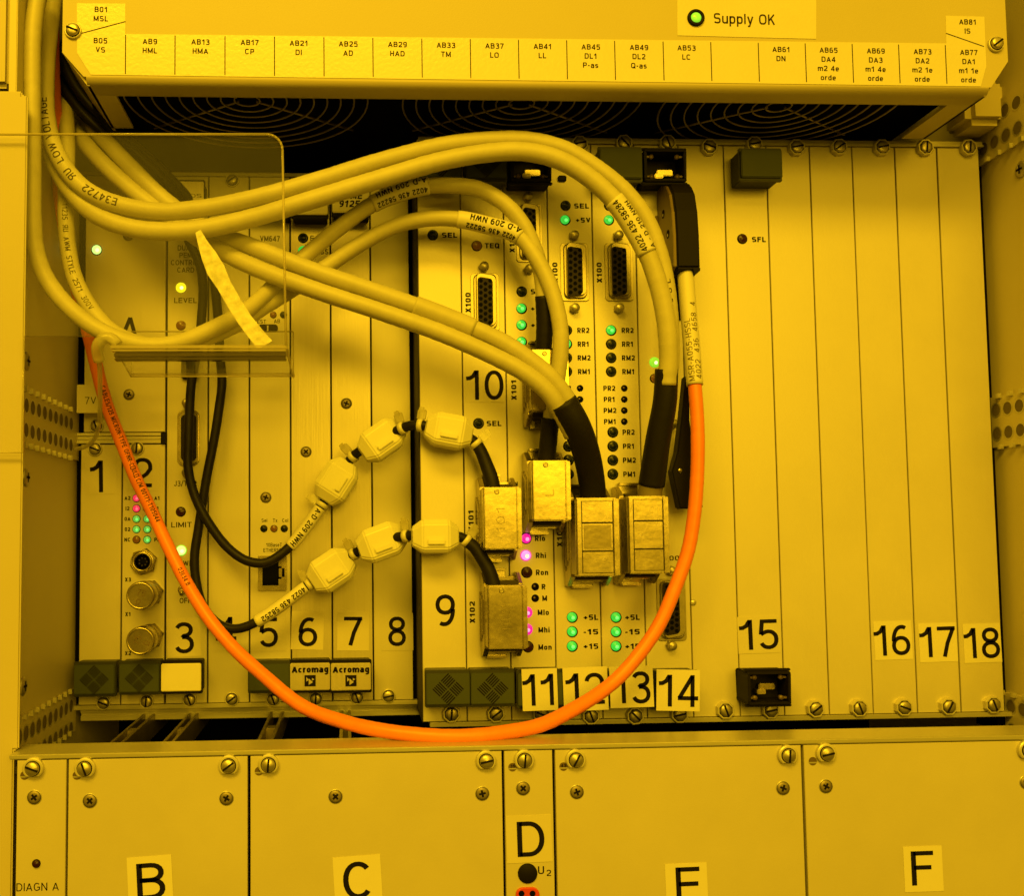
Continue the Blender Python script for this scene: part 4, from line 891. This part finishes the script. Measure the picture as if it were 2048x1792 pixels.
# ---------------------------------------------------------------- cables
def start(path): return tuple(path.p[0])
def plug(parent, u0, u1, v0, v1, d1=110., style='plain', mark=None, base_d=26.):
    """metal connector hood with a bracket at the module and latches above and below"""
    a = P(u0, v1, d1); b = P(u1, v0, d1); mb = MB(); w = b[0]-a[0]; hgt = b[2]-a[2]
    mb.box(a[0], b[0], base_d, d1-7, a[2], b[2])
    hd = mb.build('plug_hood', 'nickel', parent, bevel=3.5, segs=3)
    mb = MB(); mb.box(a[0]+2, b[0]-w*.15, d1-7.5, d1, a[2]+2, b[2]-2)
    mb.box(b[0]-w*.12, b[0], d1-9, d1-3, a[2]+2, b[2]-2)
    if style == 'window':
        c = a[0]+w*.13; e = b[0]-w*.17
        mb.box(c, e, d1-1, d1+2, b[2]-hgt*.31, b[2]-hgt*.05); mb.box(c, e, d1-1, d1+1.2, b[2]-hgt*.67, b[2]-hgt*.33); mb.box(c, e, d1-1, d1+2, a[2]+hgt*.05, b[2]-hgt*.69)
        mb.box(c-1.6, e+1.6, d1-.6, d1+.3, a[2]+hgt*.04, b[2]-hgt*.04, 1)
        cover = mb.build('hood_cover', ['nickel', 'dark_steel'], hd, bevel=.5)
        m2 = MB(); m2.box(c+3, e-3, d1+.6, d1+1.7, b[2]-hgt*.65, b[2]-hgt*.35); m2.build('inset_plate', 'nickel_dark', hd, bevel=.4) if mark == 'dark' else None
    else:
        cover = mb.build('hood_cover', 'nickel', hd, bevel=1.2)
        m2 = MB(); x = a[0]+w*.35; z = b[2]-hgt*.08
        m2.lathe(x, z, [(5, d1+.3), (4, d1+1.8), (3, d1+1)], 14); m2.build('hood_screw', 'chrome', hd)
        if mark:
            l = MB(); vs, fs, tw = word(mark, t=.07, q=2.2, gap=.25); cx = a[0]+w*.44; cz = (a[2]+b[2])/2-4
            l.add([(cx-(bb-.5)*16, d1+.5, cz+(aa-tw/2)*24) for aa, bb in vs], fs); l.build('scratched_mark', 'nickel_dark', hd)
    mb = MB()
    xs = (a[0]+2, b[0]-2)
    for (x0_, x1_) in ((xs[0]-3, xs[0]+7), (xs[1]-7, xs[1]+1)):    # side cheeks of the bracket, cut slanting
        mb.add([(x0_, 3, a[2]-22), (x0_, 3, b[2]+22), (x0_, 28, b[2]+22), (x0_, 62, b[2]+2), (x0_, 62, a[2]-2), (x0_, 28, a[2]-22),
                (x1_, 3, a[2]-22), (x1_, 3, b[2]+22), (x1_, 28, b[2]+22), (x1_, 62, b[2]+2), (x1_, 62, a[2]-2), (x1_, 28, a[2]-22)],
               [tuple(range(6)), tuple(range(6, 12))]+[(i, (i+1) % 6, 6+(i+1) % 6, 6+i) for i in range(6)])
    mb.box(xs[0]+7, xs[1]-7, 3, 22, a[2]-14, b[2]+14)
    for i in range(3): mb.box(xs[0]-6, xs[0]-3, 12+i*15, 19+i*15, a[2]+hgt*(.05+.07*i), b[2]-hgt*(.12+.06*i))
    mb.build('plug_bracket', 'nickel', hd, bevel=1.2)
    for nm, z0, z1 in (('latch', b[2]+10, b[2]+30), ('latch', a[2]-26, a[2]-9)):
        mb = MB(); mb.box(xs[0]+w*.12, xs[1]-w*.34, 1, 16, z0, z1); mb.box(xs[0]+w*.12, xs[1]-w*.34, 16, 24, z0 if z0 < a[2] else z1-5, z0+5 if z0 < a[2] else z1); mb.build(nm, 'nickel', hd, bevel=1)
    mb = MB(); mb.box(xs[0]+8, xs[1]-8, 22, 60, a[2]-8, a[2]+1); mb.build('shell_opening', 'dark_steel', hd)
    mb = MB(); mb.box(xs[0]+8, xs[1]-8, 22, 66, b[2]-1, b[2]+7); mb.build('cable_entry', 'dark_steel', hd)
    return hd
def marker(path, parent, u0, v0, u1, v1, r, lines, m='paper', back=True, h=11, st=HELV, asp=1.0, over=1.8, pad=4):
    a, b = sorted((path.near(u0, v0), path.near(u1, v1))); mb = MB(); n = max(3, int((b-a)/5))
    pts = [path.at(a+(b-a)*i/n)[0] for i in range(n+1)]; mb.tube(pts, r+over, 18)
    o = mb.build('marker_label', m, parent); l = MB()
    for tx, phi, hh in lines:
        vs, fs, tw = word(tx, **st); k = min(asp, (b-a-2*pad)/(tw*hh))
        tube_text(l, path, tx, (b-pad) if back else (a+pad), hh, r+over, back, phi, st, k)
    l.build('lettering', 'ink', o); return o
GC = 'cables in front of the modules'
RB_ = 16.6
# twin beige cable to the hood on module 13
pB = Path([(112, -40, 90), (100, 50, 110), (92, 140, 125), (93, 230, 140), (110, 298, 150), (148, 358, 150), (205, 398, 150), (310, 422, 150), (400, 417, 150), (501, 398, 150), (631, 362, 145), (761, 322, 140), (890, 290, 140), (1000, 279, 140), (1062, 281, 140), (1125, 297, 140), (1180, 327, 140), (1250, 383, 140), (1293, 440, 138), (1318, 505, 136), (1333, 575, 135), (1340, 650, 132), (1341, 720, 128), (1336, 770, 120)])
pBl = Path([(100, 300, 120), (125, 355, 125), (155, 397, 130), (200, 433, 138), (260, 455, 142), (311, 462, 145), (400, 458, 145), (501, 436, 145), (631, 397, 148), (761, 357, 150), (890, 320, 155), (1000, 303, 160), (1060, 304, 162), (1120, 320, 165), (1180, 356, 165), (1232, 405, 165), (1270, 461, 164), (1300, 520, 162), (1322, 590, 160), (1333, 650, 156), (1337, 710, 150), (1334, 770, 140)])
t = thing('twin_cable', 'pair of beige cables arching over the modules into one black sleeve and a metal plug', 'cable', start(pB), GC)
sheath(pB, RB_, t, 'beige_cable'); sheath(pBl, RB_+1, t, 'beige_cable')
l = MB(); s0 = pB.near(240, 405); tube_text(l, pB, 'E34722   ЯU  LOW VOLTAGE', s0, 14, RB_, True, .0, dict(t=.13, q=2.6, gap=.2), 1.05); tube_text(l, pB, '4 17 C U L', pB.near(1342, 660), 11, RB_, True, .1, dict(t=.13, q=2.6, gap=.2), 1.3); l.build('lettering', 'ink_soft', t)
marker(pBl, t, 1233, 395, 1308, 503, RB_+1, (('A - D 210 NWH', -.55, 11.5), ('4022 436 58284', .42, 11.5)))
ps = Path([(1333, 738, 140), (1330, 800, 128), (1316, 880, 105), (1303, 970, 78)])
sheath(ps, 21.5, t, 'black_sleeve', name='sleeve', taper=25.5)
pc = Path([(1303, 962, 80), (1298, 1000, 72)]); sheath(pc, 23.5, t, 'grey_bundle', name='cable_clamp')
plug(t, 1259.5, 1337, 991.5, 1149, 120, 'window')
# twin beige cable to the hood on module 12
p4 = Path([(130, 180, -260), (155, 220, -120), (195, 264, -10), (250, 322, 40), (330, 400, 55), (420, 462, 75), (501, 492, 105), (631, 543, 135), (761, 587, 145), (890, 634, 150), (1005, 684, 155), (1054, 716, 158), (1102, 756, 158), (1140, 808, 150), (1155, 850, 140)])
p5 = Path([(122, 200, -240), (140, 240, -100), (168, 284, -10), (215, 335, 35), (280, 392, 50), (330, 430, 58), (400, 478, 75), (501, 531, 110), (631, 580, 140), (761, 623, 150), (890, 669, 158), (1005, 721, 165), (1054, 749, 168), (1098, 787, 165), (1126, 832, 152), (1145, 870, 140)])
t = thing('twin_cable', 'pair of beige cables slanting down into the dark sleeve above module 12', 'cable', start(p4), GC)
sheath(p4, RB_, t, 'beige_cable'); sheath(p5, RB_, t, 'beige_cable')
marker(p4, t, 832, 607, 945, 655, RB_, (), 'beige_cable', over=2.4)
ps = Path([(1126, 805, 160), (1152, 850, 150), (1172, 905, 120), (1183, 960, 90), (1187, 1005, 70)]); sheath(ps, 27, t, 'black_sleeve', name='sleeve', taper=25)
plug(t, 1155, 1238, 995, 1154, 115, 'window', 'dark')
# single beige cables of the loop at the left, marked A-D 209
pE = Path([(92, -60, 190), (75, 0, 200), (66, 70, 205), (65, 200, 205), (65, 350, 200), (66, 440, 195), (71, 495, 190), (89, 550, 185), (126, 602, 182), (182, 650, 180), (240, 678, 180), (300, 691, 175), (360, 684, 165), (430, 655, 145), (490, 622, 120), (553, 567, 85), (615, 508, 70), (683, 452, 70), (745, 408, 75), (800, 385, 80), (850, 372, 85), (890, 370, 88), (955, 377, 92), (1003, 402, 95), (1040, 440, 98), (1066, 490, 98), (1082, 545, 95), (1088, 600, 90)])
t = thing('beige_cable', 'single beige cable rising over the module tops, marker label nearest the upper twin cable', 'cable', start(pE), GC)
sheath(pE, 15.5, t, 'beige_cable'); marker(pE, t, 744, 408, 858, 372, 15.5, (('A-D 209 NWH', -.42, 13), ('4022 436 58222', .75, 11)), st=dict(t=.17, q=2.3, gap=.14))
ps = Path([(1087, 592, 92), (1089, 650, 82), (1086, 720, 66)]); sheath(ps, 16.5, t, 'black_sleeve', name='sleeve')
plug(t, 1065, 1137, 697, 822, 100, 'plain')
pF = Path([(108, 60, -260), (117, 120, -160), (127, 180, -50), (133, 240, 20), (134, 310, 70), (132, 440, 95), (138, 505, 110), (150, 557, 122), (179, 613, 135), (221, 660, 145), (268, 684, 150), (330, 694, 145), (400, 680, 130), (470, 650, 105), (530, 612, 85), (590, 575, 68), (650, 535, 62), (720, 488, 62), (790, 452, 68), (850, 438, 74), (915, 438, 80), (970, 449, 86), (1035, 470, 95), (1072, 515, 105), (1103, 580, 112), (1120, 650, 115), (1121, 705, 112), (1114, 760, 105), (1104, 820, 92), (1100, 845, 88)])
t = thing('beige_cable', 'single beige cable curving down beside the black sleeve, marker label over module 10', 'cable', start(pF), GC)
sheath(pF, 15.5, t, 'beige_cable'); marker(pF, t, 917, 438, 1042, 474, 15.5, (('A-D 209 NWH', -.25, 13), ('4022 436 58222', .85, 11)), st=dict(t=.17, q=2.3, gap=.14))
l = MB(); tube_text(l, pF, '11235  ЯU  AWM  STYLE  2571  300V', pF.near(132, 415), 10, 15.5, False, .15, dict(t=.12, q=2.6, gap=.2), 1.0); l.build('lettering', 'ink_soft', t)
ps = Path([(1101, 835, 90), (1097, 880, 78), (1092, 930, 62)]); sheath(ps, 17.5, t, 'black_sleeve', name='sleeve')
plug(t, 1066, 1141, 920, 1042, 108, 'plain', 'L')
# black cables with ferrite cores
pG = Path([(96, 70, -60), (113, 150, -20), (152, 212, 10), (215, 274, 15), (300, 350, -20), (348, 412, -60), (376, 479, -90), (400, 531, -95), (406, 583, -95), (403, 635, -95), (398, 690, -95), (389, 730, -95), (383, 765, -95), (380, 804, -95), (377, 881, -95), (376, 933, -95), (389, 990, -95), (415, 1042, -90), (456, 1096, -85), (494, 1122, -80), (530, 1126, -75), (556, 1113, -75), (585, 1088, -78), (616, 1050, -82), (640, 1016, -85), (673, 963, -85), (706, 913, -70), (763, 880, -20), (805, 856, 10), (835, 850, 32), (897, 863, 48), (945, 880, 52), (958, 895, 52), (969, 920, 55), (981, 946, 60), (986, 985, 62)])
GK = 'black cables with pale ferrite cores'
t = thing('black_cable', 'thin black cable with its upper string of ferrite cores, plugged in nearer the pink lamps', 'cable', start(pG), GK); t['label'] = 'thin black cable running through the upper string of ferrite cores'
sheath(pG, 9.8, t, 'black_cable'); marker(pG, t, 577, 1096, 640, 1018, 9.8, (('A-D 209 NWH', .1, 12),), st=dict(t=.17, q=2.3, gap=.14), over=3)
ps = Path([(950, 882, 52), (962, 903, 53), (973, 930, 56), (984, 962, 62), (986, 985, 62)]); sheath(ps, 11.5, t, 'black_sleeve', name='sleeve', taper=15)
plug(t, 968.4, 1043, 973.7, 1099.6, 108, 'plain', '101')
pH = Path([(100, 50, -70), (118, 140, -30), (160, 204, 0), (232, 270, 10), (318, 350, -30), (365, 410, -70), (400, 455, -100), (420, 510, -105), (431, 583, -105), (436, 635, -105), (441, 721, -105), (444, 765, -105), (438, 817, -105), (428, 881, -105), (415, 946, -105), (405, 1005, -108), (397, 1057, -110), (389, 1114, -110), (392, 1161, -110), (405, 1210, -108), (430, 1243, -100), (456, 1257, -92), (485, 1256, -85), (520, 1240, -80), (570, 1206, -80), (612, 1174, -82), (663, 1140, -80), (708, 1108, -65), (762, 1084, -20), (812, 1072, 15), (870, 1073, 45), (920, 1074, 50), (938, 1086, 50), (957, 1105, 54), (976, 1135, 60), (990, 1180, 62)])
t = thing('black_cable', 'thin black cable running through the lower string of ferrite cores', 'cable', start(pH), GK)
sheath(pH, 9.8, t, 'black_cable'); marker(pH, t, 510, 1246, 614, 1173, 9.8, (('4022 436 58252', .15, 11),), st=dict(t=.17, q=2.3, gap=.14), over=3)
ps = Path([(928, 1079, 50), (948, 1094, 52), (965, 1118, 57), (978, 1142, 61), (989, 1178, 62)]); sheath(ps, 11.5, t, 'black_sleeve', name='sleeve', taper=14.5)
plug(t, 977, 1054.8, 1170.8, 1300.5, 108, 'plain', '102')
def ferrite(u, v, d, L, Wd, ang, label):
    c = P(u, v, d); L *= K(d)/2; hb = Wd*K(d)/2; he = hb*.84; r = math.radians(ang); cr, sr = math.cos(r), math.sin(r)
    def put(a, b, e): return (c[0]+a*cr-b*sr, d+e, c[2]+a*sr+b*cr)
    o = thing('ferrite_core', label, 'ferrite core', c, 'pale clip-on ferrite cores')
    mb = MB(); sec = []
    for a, k_ in ((-L, .52), (-L+2, .60), (-L*.56, 1.), (L*.56, 1.), (L-2, .60), (L, .52)):
        ch = .30
        sec.append([put(a, hb*k_*x, he*k_*y) for x, y in ((1, 1-ch), (1-ch, 1), (-1+ch, 1), (-1, 1-ch), (-1, -1+ch), (-1+ch, -1), (1-ch, -1), (1, -1+ch))])
    vs = [p for s_ in sec for p in s_]; fs = [tuple(range(8)), tuple(range(40, 48))]
    for j in range(5): fs += [(j*8+i, j*8+(i+1) % 8, (j+1)*8+(i+1) % 8, (j+1)*8+i) for i in range(8)]
    mb.add(vs, fs); mb.build('shell', 'ferrite_plastic', o, bevel=2.6, segs=3)
    mb = MB(); b0 = -hb*.34
    def bx(a0, a1, b0, b1, e0, e1): mb.add([put(a, b, e) for e in (e0, e1) for a, b in ((a0, b0), (a1, b0), (a1, b1), (a0, b1))], [(0, 1, 2, 3), (4, 5, 6, 7), (0, 1, 5, 4), (1, 2, 6, 5), (2, 3, 7, 6), (3, 0, 4, 7)])
    bx(-L*.42, L*.42, b0-hb*.30, b0+hb*.34, he-2, he+.7); bx(-L*.36, L*.36, b0-hb*.14, b0+hb*.16, he+1, he+5.5)
    mb.build('clasp', 'ferrite_plastic', o, bevel=1.4)
    return o
ferrite(673, 963, -85, 93, 70, 57, 'lowest ferrite core of the upper string, tilted steeply above the cable label')
ferrite(763, 881, -20, 96, 67, 35, 'middle ferrite core of the upper string, tilted')
ferrite(897, 863, 48, 96, 68, -11, 'ferrite core beside the number 10 module lamp, upper string end')
ferrite(663, 1140.5, -80, 94, 72, 33, 'lowest ferrite core of the lower string, next to the label 4022 436 58252')
ferrite(762, 1085, -20, 96, 70, 20, 'middle ferrite core of the lower string, slightly tilted')
ferrite(870, 1073, 45, 94, 68, 0, 'level ferrite core at the plug end of the lower string')
def tie(path, u, v, r, side, label, hs=17):
    s_ = path.near(u, v); p, t_, n = frame(path, s_); up = t_.cross(n) * side
    o = thing('cable_tie', label, 'cable tie', tuple(p), 'clear cable ties on the black cables')
    mb = MB(); mb.tube([tuple(p-t_*5), tuple(p-t_*4.9), tuple(p+t_*4.9), tuple(p+t_*5)], [r+.5, r+2.6, r+2.6, r+.5], 16); mb.build('band', 'tie_plastic', o)
    mb = MB(); c = p + up*(r+hs*.62); ax = (t_, up, n)
    def cb(c, ha, hb, he):
        vs = [tuple(c+ax[0]*(a*ha)+ax[1]*(b*hb)+ax[2]*(e*he)) for e in (-1, 1) for a, b in ((-1, -1), (1, -1), (1, 1), (-1, 1))]
        mb.add(vs, [(0, 1, 2, 3), (4, 5, 6, 7), (0, 1, 5, 4), (1, 2, 6, 5), (2, 3, 7, 6), (3, 0, 4, 7)])
    cb(c, 8.5, hs*.62, 5.5); mb.build('head', 'tie_clear', o, bevel=2)
    mb = MB(); cb(c+up*hs*.62-t_*2, 5, 5, 3); mb.build('tail', 'tie_clear', o, bevel=1)
for path, u, v, sd, lab in ((pG, 641, 1010, 1, 'clear cable tie at the foot of the steep ferrite core, above the label'), (pG, 706, 914, 1, 'clear cable tie between the two tilted ferrite cores of the upper string'), (pG, 806, 855, 1, 'clear cable tie right of the middle core of the upper string'),
                            (pG, 843, 850, 1, 'upright clear cable tie on the dark gap beside the module numbered 9'), (pG, 951, 884, 1, 'clear cable tie by the SEL lamp at the end of the upper string'),
                            (pH, 616, 1170, 1, 'grey cable tie beside the label 4022 436 58252'), (pH, 709, 1107, 1, 'clear cable tie between the two tilted cores of the lower string'), (pH, 815, 1071, 1, 'upright clear cable tie left of the level ferrite core'), (pH, 930, 1080, 1, 'clear cable tie at the plug end of the level ferrite core')):
    tie(path, u, v, 10.5, sd, lab)
# more black cables of the bundle at the upper left
for i, (pts, r, lab) in enumerate((([(108, 30, -40), (119, 105, -10), (150, 172, 12), (196, 228, 14), (255, 280, 0), (335, 352, -60), (385, 412, -100), (398, 470, -118)], 11, 'topmost dark cable of the bundle slanting under the fan box corner'),
                                  ([(102, 30, -80), (112, 120, -40), (140, 190, -20), (196, 246, -15), (262, 308, -40), (330, 378, -80), (372, 440, -112)], 10.5, 'dark cable in the middle of the bundle slanting under the fan box corner'))):
    p_ = Path(pts); o = MB(); o.tube(p_.sub(0, p_.len), r, 14); ob = o.build('dark_cable', 'black_cable'); tag(ob, lab, 'cable', 'dark cables of the bundle at the upper left')
# orange fibre cable
pO = Path([(105, 40, 20), (106, 130, 25), (110, 220, 30), (113, 300, 35), (119, 380, 35), (130, 460, 35), (145, 540, 35), (162, 610, 35), (177, 668, 30), (190, 720, 20), (204, 778, 5), (221, 830, -15), (243, 885, -30), (272.5, 959, -40), (304, 1023.6, -40), (334, 1088.5, -30), (373, 1166, -10), (417, 1236.5, 10), (467, 1296, 40), (520, 1345, 75), (605, 1413, 130), (683, 1443, 175), (761, 1461, 215), (865, 1472.5, 240), (942, 1472.5, 242), (1010, 1465, 232), (1080, 1451, 212), (1145, 1420, 180), (1208, 1380, 150), (1252, 1340, 138), (1314, 1257, 128), (1349, 1179, 122), (1376, 1101.5, 118), (1389, 1023.7, 116), (1394.5, 945.8, 114), (1395.5, 881, 112), (1394, 830, 108), (1390, 775, 102), (1383, 690, 92), (1376, 615, 82), (1371, 544, 74), (1370, 520, 72)])
t = thing('orange_cable', 'orange fibre cable hanging in one long loop below the black moulded plug', 'cable', start(pO), GC)
sheath(pO, 13, t, 'orange_cable', b=pO.near(1389, 770), n=20)
l = MB(); tube_text(l, pO, 'CABLES/125 MICRON-TYPE OFNR-C(UL) C/M 00171-T105044', pO.near(204, 770), 9.5, 13, False, .42, dict(t=.17, q=2.6, gap=.2), .82); tube_text(l, pO, '03634 B', pO.near(363, 1140), 9, 13, False, .3, dict(t=.15, q=2.6, gap=.2), .85); l.build('lettering', 'ink_soft', t)
a = pO.near(1389.5, 768); b = pO.near(1371, 540); mb = MB(); mb.tube(pO.sub(a-2, b), 15.8, 20); sl = mb.build('marker_sleeve', 'paper', t)
l = MB(); tube_text(l, pO, '4022  436  4658  4', a+8, 12, 15.8, False, -.28, dict(t=.11, q=2.4, gap=.22), 1.02); tube_text(l, pO, 'MSR-A055-HSSL', a+4, 11.5, 15.8, False, .62, dict(t=.11, q=2.4, gap=.2), 1.08); l.build('lettering', 'brown_shell', sl)
# moulded plug: curved black back with a brown cheek
xa, xb = X_(1352, 480, 98), X_(1399, 480, 98)
prof = [(3, Z_(1375, 366, 40)), (38, Z_(1375, 357, 60)), (62, Z_(1375, 362, 80)), (82, Z_(1375, 382, 90)), (94, Z_(1375, 420, 95)), (99, Z_(1375, 470, 98)), (99, Z_(1375, 535, 98)), (70, Z_(1375, 548, 90)), (36, Z_(1375, 560, 60)), (3, Z_(1375, 640, 20))]
mb = MB(); mb.prof_x(prof, xa, xb); mb.build('plug_body', 'black_plastic', t, bevel=4, segs=3)
mb = MB(); zc = sum(p[1] for p in prof)/len(prof); mb.prof_x([(d*.97, zc+(z-zc)*.96) for d, z in prof], xa-5, xa+1); ck = mb.build('plug_cheek', 'brown_shell', t, bevel=1)
for v_, d_ in ((428, 40), (468, 66), (520, 40)):
    mb = MB(); disc_x(mb, xa-5.4, d_, Z_(1340, v_, d_), 9, 0, 16); disc_x(mb, xa-5.8, d_-1, Z_(1340, v_+2, d_), 3.4, 1, 12); mb.build('rivet', ['pin_hole', 'chrome'], ck)
mb = MB(); mb.prism([P(u, v, 92)[::2] for u, v in ((1384, 536), (1399, 536), (1399, 542), (1390, 550))], 60, 96); mb.build('plug_lip', 'black_plastic', t)
# black strap hanging below the moulded plug
o = MB(); o.prism([P(u, v, 60)[::2] for u, v in ((1369, 752), (1377, 752), (1377, 840), (1385, 905), (1404, 1017), (1357, 1018), (1346, 968), (1341, 943), (1352, 905), (1360, 840))], 40, 68)
ob = o.build('latch_strap', 'black_plastic', bevel=2.5, segs=3); tag(ob, 'black plastic latch hanging behind the orange cable below the white sleeve', 'latch')
o2 = MB(); q = P(1362, 941, 69); o2.lathe(q[0]-2, q[2], [(5, 68.5), (3.5, 70), (.02, 70.5)], 14); o2.build('rivet', 'chrome', ob)
# clear tie and its tail around the cable loop
pT = Path([(236, 690, 262), (222, 676, 262), (205, 678, 262), (195, 692, 258), (195, 706, 250), (199, 730, 235), (200, 770, 200), (200, 820, 150), (198, 850, 100), (190, 876, 40), (172, 893, -20), (150, 899, -60)])
t = thing('clear_strap', 'clear plastic strap looped round the beige cables, its tail hanging past the 7V plate', 'cable tie', start(pT))
mb = MB(); pts = pT.sub(0, pT.near(197, 720)); mb.tube(pts, [11-3*abs(i/len(pts)-.45) for i in range(len(pts))], 12); mb.build('loop', 'tie_clear', t)
mb = MB(); mb.tube(pT.sub(pT.near(197, 720), pT.len), 4.2, 10); mb.build('tail', 'tie_clear', t)

# ---------------------------------------------------------------- clear acrylic tray
DA = 272.
t = thing('acrylic_tray', 'clear acrylic cover with a folded shelf standing in front of the left cables', 'tray', P(400, 700, DA))
def A2(u, v, d=DA): q = P(u, v, d); return (q[0], q[2])
rnd = [(534 + 31*math.sin(math.radians(a)), 300 - 32*math.cos(math.radians(a))) for a in (0, 15, 30, 45, 60, 75, 90)]
poly = [A2(-60, 268)] + [A2(*p) for p in rnd] + [A2(572, 690), A2(226, 690), A2(200, 672), A2(150, 672), A2(47, 672), A2(46, 905), A2(-60, 905)]
mb = MB(); mb.prism(poly, DA-6, DA, 0, 0, 1); mb.build('front_plate', ['acrylic', 'acrylic_edge'], t)
zA = Z_(400, 694, DA); dK = -50.; x0_, x1_ = X_(228, 700, DA), X_(573, 690, DA); xk0, xk1 = X_(263, 755, dK), X_(587, 755, dK)
mb = MB(); mb.add([(x0_, DA-6, zA), (x1_, DA-6, zA), (xk1, dK, zA), (xk0, dK, zA), (x0_, DA-6, zA+7), (x1_, DA-6, zA+7), (xk1, dK, zA+7), (xk0, dK, zA+7)], [(0, 1, 2, 3), (4, 5, 6, 7)], 0)
mb.add([(x0_, DA-6, zA), (x1_, DA-6, zA), (xk1, dK, zA), (xk0, dK, zA), (x0_, DA-6, zA+7), (x1_, DA-6, zA+7), (xk1, dK, zA+7), (xk0, dK, zA+7)], [(1, 2, 6, 5), (2, 3, 7, 6), (3, 0, 4, 7)], 1)
mb.build('shelf', ['acrylic', 'acrylic_edge'], t)
mb = MB(); zt_ = Z_(420, 664, dK); mb.prism([(xk0, zA+7), (xk1, zA+7), (xk1, zt_), (xk0, zt_)], dK, dK+6, 0, 0, 1); mb.build('back_lip', ['acrylic', 'acrylic_edge'], t)
mb = MB(); z0_, z1_ = Z_(400, 721, DA), Z_(400, 704, DA); mb.box(x0_, x1_, DA-12, DA+1, z0_+6, z1_); mb.box(x0_+1, x1_, DA-12, DA+3, z0_, z0_+5); mb.build('fold', 'acrylic_fold', t, bevel=1.5)
mb = MB(); mb.box(x0_-4, x1_, DA-10, DA+3, z1_+1, z1_+4); mb.box(x0_-6, x1_, DA-10, DA+2, z1_+6, z1_+12); mb.build('lit_edge', 'acrylic_glint', t, bevel=.8)  # pale bars carry the light line above the fold in their colour
def glint_rod(name, pts, r):
    mb = MB()
    for a_, b_ in zip(pts, pts[1:]): mb.tube([a_, b_], r, 8)
    mb.build(name, 'acrylic_glint', t)
glint_rod('edge_glint', [P(-60, 268, DA)]+[P(*p, DA) for p in rnd]+[P(572, 690, DA)], 2.2)  # pale rods added to paint the light line round the plate
glint_rod('edge_glint', [(xk0, dK+6, zt_), (xk1, dK+6, zt_), (xk1, dK+6, zA), (xk0, dK+6, zA), (x0_, DA-6, zA)], 1.3)
glint_rod('edge_glint', [(xk1, dK+3, zA), (x1_, DA-3, zA)], 3)
glint_rod('edge_glint', [P(-60, 905, DA), P(46, 905, DA), P(46, 672, DA)], 1.2)
mb = MB(); db = DA-16  # added pale strip paints the streak of light on the cover
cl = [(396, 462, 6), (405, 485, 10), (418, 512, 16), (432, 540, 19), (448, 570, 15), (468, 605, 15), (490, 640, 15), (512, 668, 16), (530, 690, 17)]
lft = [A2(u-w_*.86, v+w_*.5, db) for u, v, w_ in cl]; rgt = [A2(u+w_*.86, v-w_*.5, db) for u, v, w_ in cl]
mb.prism(lft+rgt[::-1], db-3, db); mb.build('light_streak', 'acrylic_streak', t, label='pale strip painting the bright streak of light across the clear cover')
